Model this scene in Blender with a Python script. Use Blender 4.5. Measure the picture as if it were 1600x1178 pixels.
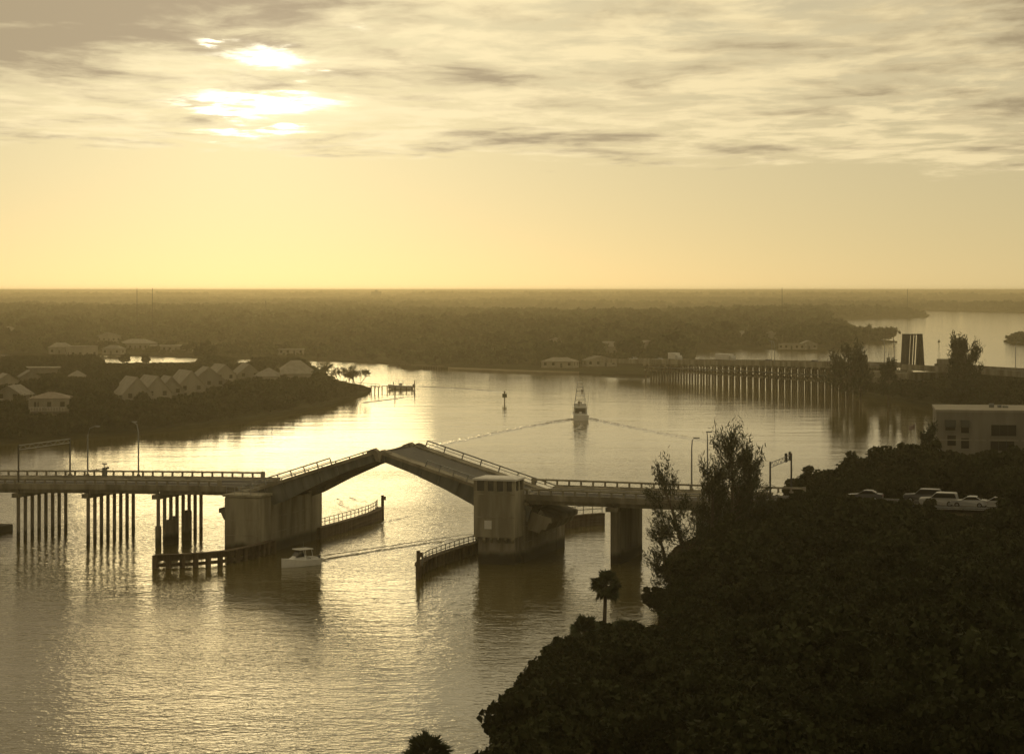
import bpy, bmesh, math, random
import numpy as np
from mathutils import Vector, Matrix, Euler

# ------------------------------------------------------------------ clear
for o in list(bpy.data.objects):
    bpy.data.objects.remove(o, do_unlink=True)
scene = bpy.context.scene
COL = scene.collection
random.seed(7)
RNG = np.random.default_rng(11)

# ------------------------------------------------------------------ camera
H = 36.0            # eye height above the water, metres
F = 3400.0          # focal length in photograph pixels (1600 wide)
YH = 453.0          # row of the horizon
cam_data = bpy.data.cameras.new('camera')
cam_data.sensor_width = 36.0
cam_data.sensor_fit = 'HORIZONTAL'
cam_data.lens = 36.0 * F / 1600.0
cam_data.shift_y = -(589.0 - YH) / 1600.0
cam_data.clip_start = 1.0
cam_data.clip_end = 90000.0
cam = bpy.data.objects.new('camera', cam_data)
cam.location = (0, 0, H)
cam.rotation_euler = (math.pi / 2, 0, 0)
COL.objects.link(cam)
scene.camera = cam

# ------------------------------------------------------------------ render settings
scene.render.engine = 'CYCLES'
scene.cycles.use_denoising = True
scene.cycles.max_bounces = 16
scene.cycles.diffuse_bounces = 2
scene.cycles.glossy_bounces = 3
scene.cycles.volume_bounces = 14
scene.cycles.transparent_max_bounces = 16
scene.cycles.sample_clamp_indirect = 6.0
scene.cycles.sample_clamp_direct = 0.0
scene.view_settings.view_transform = 'Standard'
scene.view_settings.look = 'None'
scene.view_settings.gamma = 1.0
scene.view_settings.exposure = 0.0

# ------------------------------------------------------------------ sun and sky
SUN_AZ = math.atan2(-405.0, F)                 # seen left of the picture's middle
SUN_EL = math.radians(5.6)
SUN_DIR = Vector((math.sin(SUN_AZ) * math.cos(SUN_EL), math.cos(SUN_AZ) * math.cos(SUN_EL), math.sin(SUN_EL)))
sun_data = bpy.data.lights.new('sun', 'SUN')
sun_data.energy = 0.06
sun_data.angle = math.radians(9.5)
sun_data.color = (1.0, 0.76, 0.36)
sun = bpy.data.objects.new('sun', sun_data)
sun.rotation_euler = (-SUN_DIR).to_track_quat('-Z', 'Y').to_euler()
sun.location = (-40, 300, 200)
COL.objects.link(sun)

world = bpy.data.worlds.new('World')
scene.world = world
world.use_nodes = True


class NT:
    """small helper for writing node trees as expressions"""
    def __init__(s, tree):
        s.t = tree; s.n = tree.nodes; s.l = tree.links
        s.n.clear()
    def node(s, kind, **kw):
        n = s.n.new(kind)
        for k, v in kw.items():
            setattr(n, k, v)
        return n
    def put(s, sock, v):
        if isinstance(v, bpy.types.NodeSocket):
            s.l.new(v, sock)
        elif v is not None:
            sock.default_value = v
    def math(s, op, a, b=None, c=None, clamp=False):
        n = s.node('ShaderNodeMath', operation=op, use_clamp=clamp)
        s.put(n.inputs[0], a)
        if b is not None: s.put(n.inputs[1], b)
        if c is not None: s.put(n.inputs[2], c)
        return n.outputs[0]
    def vmath(s, op, a, b=None, out=0):
        n = s.node('ShaderNodeVectorMath', operation=op)
        s.put(n.inputs[0], a)
        if b is not None: s.put(n.inputs[1], b)
        return n.outputs[out]
    def scale(s, a, f):
        n = s.node('ShaderNodeVectorMath', operation='SCALE')
        s.put(n.inputs[0], a); s.put(n.inputs['Scale'], f)
        return n.outputs[0]
    def sep(s, v):
        n = s.node('ShaderNodeSeparateXYZ'); s.put(n.inputs[0], v); return n.outputs
    def comb(s, x, y, z):
        n = s.node('ShaderNodeCombineXYZ')
        s.put(n.inputs[0], x); s.put(n.inputs[1], y); s.put(n.inputs[2], z)
        return n.outputs[0]
    def noise(s, vec, scale, detail=4.0, rough=0.5, dist=0.0, out=0, lac=2.0):
        n = s.node('ShaderNodeTexNoise')
        s.put(n.inputs['Vector'], vec)
        n.inputs['Scale'].default_value = scale; n.inputs['Detail'].default_value = detail
        n.inputs['Roughness'].default_value = rough; n.inputs['Distortion'].default_value = dist
        n.inputs['Lacunarity'].default_value = lac
        return n.outputs[out]
    def smooth(s, v, a, b, lo=0.0, hi=1.0):
        n = s.node('ShaderNodeMapRange', interpolation_type='SMOOTHSTEP')
        s.put(n.inputs['Value'], v)
        n.inputs['From Min'].default_value = a; n.inputs['From Max'].default_value = b
        n.inputs['To Min'].default_value = lo; n.inputs['To Max'].default_value = hi
        return n.outputs[0]
    def linear(s, v, a, b, lo=0.0, hi=1.0):
        n = s.node('ShaderNodeMapRange', interpolation_type='LINEAR')
        s.put(n.inputs['Value'], v)
        n.inputs['From Min'].default_value = a; n.inputs['From Max'].default_value = b
        n.inputs['To Min'].default_value = lo; n.inputs['To Max'].default_value = hi
        return n.outputs[0]
    def mix(s, f, a, b):
        n = s.node('ShaderNodeMix', data_type='RGBA')
        s.put(n.inputs[0], f)
        for sock, v in ((n.inputs[6], a), (n.inputs[7], b)):
            if isinstance(v, tuple) and len(v) == 3: v = (*v, 1.0)
            s.put(sock, v)
        return n.outputs[2]
    def mixop(s, op, f, a, b):
        n = s.node('ShaderNodeMix', data_type='RGBA', blend_type=op)
        s.put(n.inputs[0], f)
        for sock, v in ((n.inputs[6], a), (n.inputs[7], b)):
            if isinstance(v, tuple) and len(v) == 3: v = (*v, 1.0)
            s.put(sock, v)
        return n.outputs[2]


def build_world():
    w = NT(world.node_tree)
    out = w.node('ShaderNodeOutputWorld')
    bg = w.node('ShaderNodeBackground')
    w.l.new(bg.outputs[0], out.inputs[0])
    bg.inputs['Strength'].default_value = SKY_STRENGTH
    tc = w.node('ShaderNodeTexCoord')
    d = w.vmath('NORMALIZE', tc.outputs['Generated'])
    x, y, z = w.sep(d)
    zc = w.math('MAXIMUM', z, 0.004)
    dirc = w.vmath('NORMALIZE', w.comb(x, y, zc))
    sky = w.node('ShaderNodeTexSky', sky_type='NISHITA')
    sky.sun_disc = False
    sky.sun_elevation = SUN_EL
    sky.sun_rotation = SUN_AZ
    sky.altitude = 0.0
    sky.air_density = 1.0
    sky.dust_density = 0.4
    sky.ozone_density = 1.0
    w.l.new(dirc, sky.inputs['Vector'])
    # dusk light filtered by a thick, warm lower air
    base = w.mixop('MULTIPLY', 1.0, sky.outputs[0], SKY_TINT)
    cosg = w.vmath('DOT_PRODUCT', d, tuple(SUN_DIR), out=1)
    ang = w.math('ARCCOSINE', w.math('MINIMUM', cosg, 0.999999))      # angle from the sun
    # thin veil of lit air round the sun
    glow = w.math('EXPONENT', w.math('MULTIPLY', ang, -0.40))
    low = w.math('EXPONENT', w.math('MULTIPLY', zc, -22.0))            # air is brightest just over the land
    veil = w.scale(SKY_VEIL, w.math('MULTIPLY', glow, w.linear(low, 0.0, 1.0, 0.97, 1.12)))
    base = w.vmath('ADD', base, veil)
    base = w.vmath('ADD', base, w.scale(SKY_AUREOLE, w.math('EXPONENT', w.math('MULTIPLY', ang, -8.5))))   # glow round the veiled sun
    # cloud deck: a flat layer seen from below
    zz = w.math('ADD', zc, 0.018)
    px = w.math('DIVIDE', x, zz); py = w.math('DIVIDE', y, zz)
    P = w.comb(w.math('MULTIPLY', px, 1.55), py, 0.37)
    warp = w.noise(P, 0.8, 3.0, 0.5, out=1)
    Pw = w.vmath('ADD', P, w.scale(w.vmath('SUBTRACT', warp, (0.5, 0.5, 0.5)), 0.7))
    n1 = w.noise(Pw, 0.55, 8.0, 0.58)
    n2 = w.noise(w.vmath('ADD', Pw, (7.3, 2.1, 4.0)), 1.6, 8.0, 0.60)
    n3 = w.noise(w.vmath('ADD', P, (3.1, 9.4, 1.0)), 0.20, 2.0, 0.5)
    el = w.math('ARCSINE', z)
    az = w.math('ARCTAN2', x, y)
    # far edge of the deck, a little lower to the right, ragged
    edge = w.math('ADD', el, w.math('MULTIPLY', az, 0.030))
    edge = w.math('ADD', edge, w.math('MULTIPLY', w.math('ADD', w.math('SUBTRACT', n2, 0.5), w.math('SUBTRACT', n1, 0.5)), 0.024))
    deck = w.smooth(edge, 0.0580, 0.0660)
    # heavier bellies in the upper left
    n5 = w.noise(w.vmath('ADD', Pw, (1.7, 5.2, 2.0)), 1.15, 7.0, 0.58)
    heavy = w.math('ADD', w.math('MULTIPLY', n1, 0.48), w.math('MULTIPLY', n5, 0.60))
    heavy = w.math('SUBTRACT', heavy, 0.04)
    heavy = w.math('ADD', heavy, w.math('MULTIPLY', w.math('SUBTRACT', n3, 0.5), 0.5))
    heavy = w.math('ADD', heavy, w.math('MULTIPLY', w.smooth(az, -0.03, -0.19), w.smooth(el, 0.068, 0.105, 0.0, 0.19)))
    thick = w.smooth(heavy, 0.44, 0.66)
    n4 = w.noise(w.vmath('MULTIPLY', Pw, (1.0, 1.25, 1.0)), 2.1, 7.0, 0.60)
    thin = w.smooth(w.math('ADD', w.math('MULTIPLY', n2, 0.55), w.math('MULTIPLY', n4, 0.45)), 0.38, 0.56)
    cover = w.math('MULTIPLY', deck, w.math('MAXIMUM', w.math('MULTIPLY', thin, 0.92), thick))
    # openings in front of the sun
    nd = w.math('MULTIPLY', w.math('ADD', w.math('SUBTRACT', n2, 0.5), w.math('MULTIPLY', w.math('SUBTRACT', n1, 0.5), 0.8)), 0.075)
    gap = None
    for (gx, gy, rx, ry, k) in SUN_GAPS:
        a0 = math.atan2(gx - 800, F); e0 = math.atan2(YH - gy, F)
        dx = w.math('DIVIDE', w.math('SUBTRACT', w.math('ADD', az, nd), a0), rx / F)
        dy = w.math('DIVIDE', w.math('SUBTRACT', w.math('ADD', el, w.math('MULTIPLY', nd, 0.33)), e0), ry / F)
        r2 = w.math('ADD', w.math('MULTIPLY', dx, dx), w.math('MULTIPLY', dy, dy))
        g = w.math('MULTIPLY', w.math('EXPONENT', w.math('MULTIPLY', r2, -1.0)), k)
        gap = g if gap is None else w.math('MAXIMUM', gap, g)
    gap = w.math('MULTIPLY', gap, w.smooth(w.math('ADD', w.math('MULTIPLY', n1, .5), w.math('MULTIPLY', n4, .5)), 0.60, 0.43))
    # cloud colours: lit edges glow near the sun, bellies stay grey-tan
    far = w.math('EXPONENT', w.math('MULTIPLY', ang, -0.6))
    near = w.math('EXPONENT', w.math('MULTIPLY', ang, -7.0))
    lit = w.mix(near, CLOUD_LIT_FAR, CLOUD_LIT_NEAR)
    belly = w.mix(near, CLOUD_BELLY_FAR, CLOUD_BELLY_NEAR)
    ccol = w.mix(thick, lit, belly)
    ccol = w.scale(ccol, w.linear(far, 0.0, 1.0, 0.30, 1.0))
    col = w.mix(cover, base, ccol)
    col = w.vmath('ADD', col, w.scale(GAP_COL, w.math('ADD', w.smooth(gap, 0.22, 1.05), w.math('MULTIPLY', w.smooth(gap, 0.0, 0.6), 0.16))))
    w.l.new(col, bg.inputs['Color'])


SKY_STRENGTH = 0.05
def RAD(r, g, b):                # a radiance, written against the Background strength
    return (r / SKY_STRENGTH, g / SKY_STRENGTH, b / SKY_STRENGTH)
SKY_TINT = (0.17, 0.21, 0.42)
SKY_VEIL = RAD(0.57, 0.46, 0.228)
SKY_AUREOLE = RAD(0.24, 0.235, 0.115)
CLOUD_LIT_FAR = RAD(1.03, 0.84, 0.475)
CLOUD_LIT_NEAR = RAD(1.12, 0.95, 0.58)
CLOUD_BELLY_FAR = RAD(0.46, 0.365, 0.215)
CLOUD_BELLY_NEAR = RAD(0.52, 0.41, 0.265)
GAP_COL = RAD(1.5, 1.4, 1.05)
SUN_GAPS = [(385, 102, 80, 15, 1.1), (315, 76, 26, 9, 1.0), (400, 164, 125, 17, 1.3), (385, 208, 95, 9, 1.1),
            (490, 0, 55, 14, 0.9), (505, 116, 40, 9, 0.7), (560, 42, 30, 8, 0.5)]
build_world()

# ================================================================== helpers
def U(px, py, z=0.0):
    """where the sight line through a photograph pixel meets the height z: used once, to survey the place"""
    D = (H - z) * F / (py - YH)
    return Vector(((px - 800.0) / F * D, D, z))


def mat(name, col, rough=0.8, noise=0.0, nscale=1.0, spec=0.3, metal=0.0, streak=False, bump=0.0, coords='Object', jitter=0.0, tide=False):
    m = bpy.data.materials.new(name)
    m.use_nodes = True
    w = NT(m.node_tree)
    out = w.node('ShaderNodeOutputMaterial')
    b = w.node('ShaderNodeBsdfPrincipled')
    w.l.new(b.outputs[0], out.inputs[0])
    b.inputs['Roughness'].default_value = rough
    b.inputs['Metallic'].default_value = metal
    b.inputs['Specular IOR Level'].default_value = spec
    c = (*col, 1.0)
    if noise or bump or jitter:
        tc = w.node('ShaderNodeTexCoord')
        v = tc.outputs[coords]
        if streak:
            v = w.vmath('MULTIPLY', v, (1.0, 1.0, 0.16))
        n = w.noise(v, nscale, 6.0, 0.6)
        hi = tuple(min(1.0, k * (1 + noise)) for k in col); lo = tuple(k * (1 - noise) for k in col)
        cc = w.mix(w.smooth(n, 0.32, 0.68), lo, hi)
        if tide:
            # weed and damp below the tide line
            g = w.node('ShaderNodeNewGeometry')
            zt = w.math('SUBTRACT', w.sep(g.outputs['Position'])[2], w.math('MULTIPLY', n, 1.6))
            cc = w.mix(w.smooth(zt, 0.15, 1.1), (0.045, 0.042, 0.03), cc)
        if jitter:
            oi = w.node('ShaderNodeObjectInfo')
            k = w.linear(oi.outputs['Random'], 0.0, 1.0, 1 - jitter, 1 + jitter)
            cc = w.scale(cc, k)
        w.l.new(cc, b.inputs['Base Color'])
        if bump:
            bp = w.node('ShaderNodeBump')
            bp.inputs['Strength'].default_value = bump; bp.inputs['Distance'].default_value = 0.05
            w.l.new(n, bp.inputs['Height']); w.l.new(bp.outputs[0], b.inputs['Normal'])
    else:
        b.inputs['Base Color'].default_value = c
    return m


M = {}
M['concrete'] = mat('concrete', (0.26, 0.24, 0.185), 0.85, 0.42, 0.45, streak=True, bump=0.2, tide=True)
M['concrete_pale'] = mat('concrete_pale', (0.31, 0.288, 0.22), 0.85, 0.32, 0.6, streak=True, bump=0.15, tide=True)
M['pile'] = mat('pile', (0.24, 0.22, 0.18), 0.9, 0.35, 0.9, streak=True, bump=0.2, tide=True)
M['asphalt'] = mat('asphalt', (0.06, 0.058, 0.055), 0.9, 0.25, 0.8)
M['steel'] = mat('steel', (0.15, 0.16, 0.15), 0.55, 0.25, 0.9, streak=True)
M['steel_dark'] = mat('steel_dark', (0.06, 0.062, 0.06), 0.6, 0.25, 0.9)
M['grating'] = mat('grating', (0.09, 0.09, 0.085), 0.7, 0.2, 2.0)
M['galv'] = mat('galvanised', (0.30, 0.31, 0.31), 0.45, 0.15, 2.0, metal=0.6)
M['timber'] = mat('timber', (0.10, 0.075, 0.05), 0.9, 0.4, 1.6, streak=True, bump=0.3)
M['white'] = mat('white_paint', (0.75, 0.74, 0.70), 0.5, 0.08, 1.5)
M['gel'] = mat('gelcoat', (0.78, 0.78, 0.75), 0.25, 0.05, 1.0, spec=0.5)
M['glass'] = mat('dark_glass', (0.02, 0.022, 0.025), 0.08, spec=0.6)
M['lens'] = mat('lamp_lens', (0.70, 0.70, 0.66), 0.3)
M['red'] = mat('red_paint', (0.22, 0.05, 0.03), 0.5)
M['green'] = mat('green_paint', (0.04, 0.07, 0.04), 0.5)
M['rubber'] = mat('rubber', (0.025, 0.025, 0.025), 0.85)
M['stucco'] = mat('stucco', (0.33, 0.305, 0.25), 0.9, 0.12, 0.5, streak=True)
M['stucco_grey'] = mat('stucco_grey', (0.24, 0.225, 0.19), 0.9, 0.15, 0.5, streak=True)
M['roof_grey'] = mat('roof_grey', (0.24, 0.225, 0.20), 0.85, 0.18, 0.8)
M['roof_brown'] = mat('roof_brown', (0.26, 0.22, 0.18), 0.85, 0.2, 0.8)
M['roof_pale'] = mat('roof_pale', (0.29, 0.27, 0.23), 0.85, 0.15, 0.6)
M['awning'] = mat('awning', (0.05, 0.055, 0.05), 0.9)
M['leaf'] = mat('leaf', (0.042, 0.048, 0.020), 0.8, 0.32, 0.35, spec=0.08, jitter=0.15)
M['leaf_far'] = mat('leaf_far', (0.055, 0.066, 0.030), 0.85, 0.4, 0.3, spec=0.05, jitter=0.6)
M['needle'] = mat('needle', (0.045, 0.055, 0.028), 0.8, 0.35, 0.8)
M['palm_leaf'] = mat('palm_leaf', (0.050, 0.066, 0.026), 0.6, 0.35, 0.9)
M['bark'] = mat('bark', (0.10, 0.082, 0.062), 0.95, 0.35, 2.0, streak=True, bump=0.4)
M['soil'] = mat('soil', (0.06, 0.054, 0.034), 0.95, 0.4, 0.12, spec=0.0)
M['land'] = mat('land', (0.045, 0.046, 0.026), 0.95, 0.4, 0.02, spec=0.0)
M['sand'] = mat('sand', (0.20, 0.175, 0.125), 0.95, 0.2, 0.15, spec=0.0)
M['track'] = mat('track', (0.11, 0.097, 0.07), 0.95, 0.3, 0.3, spec=0.0)
M['car_white'] = mat('car_white', (0.42, 0.42, 0.40), 0.25, 0.03, 1.0, spec=0.5)
M['car_silver'] = mat('car_silver', (0.46, 0.47, 0.47), 0.3, 0.03, 1.0, spec=0.5, metal=0.4)
M['car_dark'] = mat('car_dark', (0.06, 0.062, 0.07), 0.3, spec=0.5)
M['skin'] = mat('clothing', (0.16, 0.13, 0.11), 0.9)
M['flag_cloth'] = mat('flag_cloth', (0.30, 0.23, 0.20), 0.9, 0.3, 3.0)


def water_material():
    m = bpy.data.materials.new('water')
    m.use_nodes = True
    w = NT(m.node_tree)
    out = w.node('ShaderNodeOutputMaterial')
    b = w.node('ShaderNodeBsdfPrincipled')
    w.l.new(b.outputs[0], out.inputs[0])
    b.inputs['Base Color'].default_value = (0.12, 0.10, 0.035, 1)
    b.inputs['Roughness'].default_value = 0.05
    b.inputs['IOR'].default_value = 1.36
    g = w.node('ShaderNodeNewGeometry')
    p = g.outputs['Position']
    calm = w.noise(w.vmath('MULTIPLY', p, (0.010, 0.022, 0.0)), 1.0, 4.0, 0.55)
    k = w.smooth(calm, 0.33, 0.66, 0.55, 1.0)
    k = w.math('MULTIPLY', k, w.smooth(w.sep(p)[1], 330.0, 560.0, 1.0, 0.20))
    k = w.math('MULTIPLY', k, w.smooth(w.sep(p)[1], 660.0, 1050.0, 1.0, 3.5))   # wind reaches the open water beyond; sheltered water farther up
    v1 = w.vmath('MULTIPLY', p, (0.24, 0.42, 0.0))
    v2 = w.vmath('MULTIPLY', p, (1.0, 1.3, 0.0))
    v3 = w.vmath('MULTIPLY', p, (3.0, 3.6, 0.0))
    h = w.math('MULTIPLY', w.noise(v1, 1.0, 2.0, 0.5, 0.4), 0.42)
    h = w.math('ADD', h, w.math('MULTIPLY', w.noise(v2, 1.0, 2.0, 0.5, 0.5), 0.36))
    h = w.math('ADD', h, w.math('MULTIPLY', w.noise(v3, 1.0, 2.0, 0.5), 0.095))
    h = w.math('MULTIPLY', h, k)
    h = w.math('ADD', h, w.math('MULTIPLY', w.noise(w.vmath('MULTIPLY', p, (0.045, 0.11, 0.0)), 1.0, 3.0, 0.55, 0.6), 0.50))   # long low swell
    bp = w.node('ShaderNodeBump')
    bp.inputs['Strength'].default_value = 1.0
    bp.inputs['Distance'].default_value = WAVE
    w.l.new(h, bp.inputs['Height'])
    w.l.new(bp.outputs[0], b.inputs['Normal'])
    return m


WAVE = 0.23
HAZE = 2.2e-4
M['water'] = water_material()


class MB:
    """collects shapes into one mesh"""
    def __init__(s):
        s.v = []; s.f = []
    def add(s, verts, faces):
        o = len(s.v)
        s.v += [tuple(p) for p in verts]
        s.f += [tuple(i + o for i in f) for f in faces]
        return s
    def hexa(s, p):
        return s.add(p, [(3, 2, 1, 0), (4, 5, 6, 7), (0, 1, 5, 4), (1, 2, 6, 5), (2, 3, 7, 6), (3, 0, 4, 7)])
    def box(s, x0, x1, y0, y1, z0, z1):
        return s.hexa([(x0, y0, z0), (x1, y0, z0), (x1, y1, z0), (x0, y1, z0), (x0, y0, z1), (x1, y0, z1), (x1, y1, z1), (x0, y1, z1)])
    def cbox(s, x0, x1, y0, y1, z0, z1, c=0.05):
        """box with chamfered vertical edges and top"""
        def ring(i, z):
            return [(x0 + c + i, y0 + i, z), (x1 - c - i, y0 + i, z), (x1 - i, y0 + c + i, z), (x1 - i, y1 - c - i, z),
                    (x1 - c - i, y1 - i, z), (x0 + c + i, y1 - i, z), (x0 + i, y1 - c - i, z), (x0 + i, y0 + c + i, z)]
        r = [ring(0, z0), ring(0, z1 - c), ring(c, z1)]
        return s.loft(r, True, True)
    def loft(s, rings, cap0=True, cap1=True, closed=True):
        n = len(rings[0]); o = len(s.v)
        for r in rings: s.v += [tuple(p) for p in r]
        for k in range(len(rings) - 1):
            for i in range(n if closed else n - 1):
                j = (i + 1) % n
                s.f.append((o + k * n + i, o + k * n + j, o + (k + 1) * n + j, o + (k + 1) * n + i))
        if cap0: s.f.append(tuple(o + i for i in reversed(range(n))))
        if cap1: s.f.append(tuple(o + (len(rings) - 1) * n + i for i in range(n)))
        return s
    def tube(s, pts, rad, n=8, cap=True):
        pts = [Vector(p) for p in pts]
        if not hasattr(rad, '__len__'): rad = [rad] * len(pts)
        rings = []
        for i, p in enumerate(pts):
            a = pts[max(0, i - 1)]; b = pts[min(len(pts) - 1, i + 1)]
            t = (b - a).normalized()
            up = Vector((0, 0, 1)) if abs(t.z) < 0.95 else Vector((1, 0, 0))
            e1 = t.cross(up).normalized(); e2 = t.cross(e1).normalized()
            rings.append([p + (e1 * math.cos(2 * math.pi * k / n) + e2 * math.sin(2 * math.pi * k / n)) * rad[i] for k in range(n)])
        return s.loft(rings, cap, cap)
    def beam(s, p0, p1, w, h):
        p0 = Vector(p0); p1 = Vector(p1); t = (p1 - p0).normalized()
        up = Vector((0, 0, 1)) if abs(t.z) < 0.95 else Vector((0, 1, 0))
        e1 = t.cross(up).normalized() * (w / 2); e2 = e1.cross(t).normalized() * (h / 2)
        r = lambda p: [p - e1 - e2, p + e1 - e2, p + e1 + e2, p - e1 + e2]
        return s.loft([r(p0), r(p1)])
    def prism_y(s, poly, y0, y1):
        """poly in x,z swept along y"""
        return s.loft([[(x, y0, z) for x, z in poly], [(x, y1, z) for x, z in poly]])
    def prism_x(s, poly, x0, x1):
        return s.loft([[(x0, y, z) for y, z in poly], [(x1, y, z) for y, z in poly]])
    def ball(s, c, rx, ry=None, rz=None, n=8, m=5):
        ry = ry or rx; rz = rz or rx
        rings = [[(c[0] + rx * math.sin(math.pi * (k + .5) / m) * math.cos(2 * math.pi * i / n), c[1] + ry * math.sin(math.pi * (k + .5) / m) * math.sin(2 * math.pi * i / n),
                   c[2] - rz * math.cos(math.pi * (k + .5) / m)) for i in range(n)] for k in range(m)]
        return s.loft(rings)
    def mesh(s, name, m=None, smooth=False):
        me = bpy.data.meshes.new(name)
        me.from_pydata(s.v, [], s.f)
        bm = bmesh.new(); bm.from_mesh(me)
        bmesh.ops.recalc_face_normals(bm, faces=bm.faces)
        bm.to_mesh(me); bm.free()
        if m: me.materials.append(M[m] if isinstance(m, str) else m)
        if smooth: me.polygons.foreach_set('use_smooth', [True] * len(me.polygons))
        me.update()
        return me
    def build(s, name, m, parent=None, loc=None, smooth=False):
        return place(name, s.mesh(name, m, smooth), parent, loc)


def place(name, me, parent=None, loc=None, rot=None, scl=None):
    o = bpy.data.objects.new(name, me)
    COL.objects.link(o)
    if parent is not None: o.parent = parent
    if loc is not None: o.location = loc
    if rot is not None: o.rotation_euler = rot
    if scl is not None: o.scale = scl if hasattr(scl, '__len__') else (scl, scl, scl)
    return o


def tag(o, label=None, cat=None, group=None, kind=None):
    if label: o['label'] = label
    if cat: o['category'] = cat
    if group: o['group'] = group
    if kind: o['kind'] = kind
    return o


def thing(name, loc, rz, label, cat, group=None):
    o = place(name, None, None, loc, (0, 0, rz))
    o.empty_display_size = 0.5
    return tag(o, label, cat, group)


def copy_tree(o, parent=None):
    c = o.copy(); COL.objects.link(c); c.parent = parent
    for ch in KIDS.get(o.name, [x for x in COL.objects if x.parent == o]):
        copy_tree(ch, c)
    return c


KIDS = {}


def quads_mesh(name, cen, e1, e2, m, extra=None):
    """many small quads as one mesh; cen,e1,e2 are Nx3 arrays"""
    n = len(cen)
    v = np.empty((n, 4, 3), np.float32)
    v[:, 0] = cen - e1 - e2; v[:, 1] = cen + e1 - e2 * 0.3; v[:, 2] = cen + e1 * 0.4 + e2; v[:, 3] = cen - e1 * 0.7 + e2 * 0.6
    me = bpy.data.meshes.new(name)
    me.vertices.add(n * 4); me.vertices.foreach_set('co', v.ravel())
    me.loops.add(n * 4); me.loops.foreach_set('vertex_index', np.arange(n * 4, dtype=np.int32))
    me.polygons.add(n); me.polygons.foreach_set('loop_start', np.arange(0, n * 4, 4, dtype=np.int32))
    me.materials.append(M[m])
    me.update(calc_edges=True)
    return me


def rand_axes(rng, n, size, flat=0.0):
    a = rng.normal(size=(n, 3)); a /= np.linalg.norm(a, axis=1, keepdims=True)
    b = rng.normal(size=(n, 3)); b[:, 2] *= (1 - flat)
    b -= a * np.sum(a * b, axis=1, keepdims=True); b /= np.linalg.norm(b, axis=1, keepdims=True)
    s = (size * rng.uniform(0.55, 1.25, n))[:, None]
    return a * s, b * s


def crown_mesh(name, seed, rx, rz, zc, n, leaf, clumps=26, m='leaf', spread=0.34, lump=0.75):
    """crown of leaf sprays gathered in uneven clumps; origin at the foot of the tree"""
    rng = np.random.default_rng(seed)
    d = rng.normal(size=(clumps, 3)); d /= np.linalg.norm(d, axis=1, keepdims=True)
    d[:, 2] = np.where(d[:, 2] < -0.35, -d[:, 2] * 0.6, d[:, 2])
    r = rng.uniform(lump - 0.35, lump + 0.18, clumps)[:, None]
    cc = d * r * np.array([rx, rx, rz]) + np.array([0, 0, zc])
    cr = rng.uniform(0.6, 1.3, clumps) * spread
    idx = rng.integers(0, clumps, n)
    q = rng.normal(size=(n, 3)); q /= np.linalg.norm(q, axis=1, keepdims=True)
    q *= (rng.uniform(0.25, 1.0, n) ** 0.5 * np.where(rng.random(n) < 0.10, rng.uniform(1.0, 1.2, n), 1.0))[:, None]
    cen = cc[idx] + q * cr[idx][:, None] * np.array([rx, rx, rz * 0.85])
    # inner filling so the crown is not hollow
    k = n // 5
    q = rng.normal(size=(k, 3)); q /= np.linalg.norm(q, axis=1, keepdims=True)
    cen[:k] = q * (rng.uniform(0, 1, k) ** 0.4)[:, None] * np.array([rx, rx, rz]) * 0.72 + np.array([0, 0, zc])
    e1, e2 = rand_axes(rng, n, leaf)
    return quads_mesh(name, cen, e1, e2, m)


def trunk_mesh(name, seed, h, r, limbs=5, spread=2.0, m='bark', base=-1.5):
    rng = random.Random(seed)
    b = MB()
    lean = Vector((rng.uniform(-.12, .12) * h, rng.uniform(-.12, .12) * h, h))
    b.tube([(0, 0, base), (0, 0, 0.1), lean * 0.5 + Vector((0.1, 0, 0)), lean], [r * 1.35, r * 1.1, r * 0.8, r * 0.4], 7)
    for i in range(limbs):
        a = 2 * math.pi * (i + rng.random()) / limbs
        p = lean * rng.uniform(0.45, 0.8)
        q = p + Vector((math.cos(a) * spread * .5, math.sin(a) * spread * .5, h * .18))
        e = p + Vector((math.cos(a) * spread, math.sin(a) * spread, h * rng.uniform(.25, .5)))
        b.tube([p, q, e], [r * .45, r * .3, r * .12], 5)
    return b.mesh(name, m)


# ================================================================== the setting
def poly_land(name, pts, z, m, label, cat='land', skirt=-1.5, inset=0.0):
    """flat piece of land from an outline (x,y), with sides going below the water"""
    from mathutils.geometry import tessellate_polygon
    pts = [Vector((p[0], p[1], 0)) for p in pts]
    n = len(pts)
    tris = tessellate_polygon([pts])
    v = [(p.x, p.y, z) for p in pts] + [(p.x, p.y, skirt) for p in pts]
    f = [tuple(t) for t in tris] + [(i, (i + 1) % n, n + (i + 1) % n, n + i) for i in range(n)]
    o = MB().add(v, f).build(name, m)
    return tag(o, label, cat, kind='structure')


# water: one sheet to the horizon
wm = MB().add([(-9000, -200, 0), (9000, -200, 0), (9000, 14000, 0), (-9000, 14000, 0)], [(0, 1, 2, 3)])
tag(wm.build('water', 'water'), 'rippled river and inlet water reflecting the low sun', 'water', kind='structure')

uv2 = lambda l, z=0.0: [(U(a, b, z).x, U(a, b, z).y) for a, b in l]

# left peninsula
PEN = uv2([(-260, 722), (0, 693), (100, 686), (200, 678), (300, 668), (400, 655), (480, 641), (540, 626), (574, 616), (580, 610),
           (566, 604), (520, 597), (498, 586), (486, 575), (470, 571), (300, 571), (0, 571), (-400, 571)])
poly_land('peninsula_ground', PEN, 0.7, 'land', 'low dark wooded spit of land on the left with houses')
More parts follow.
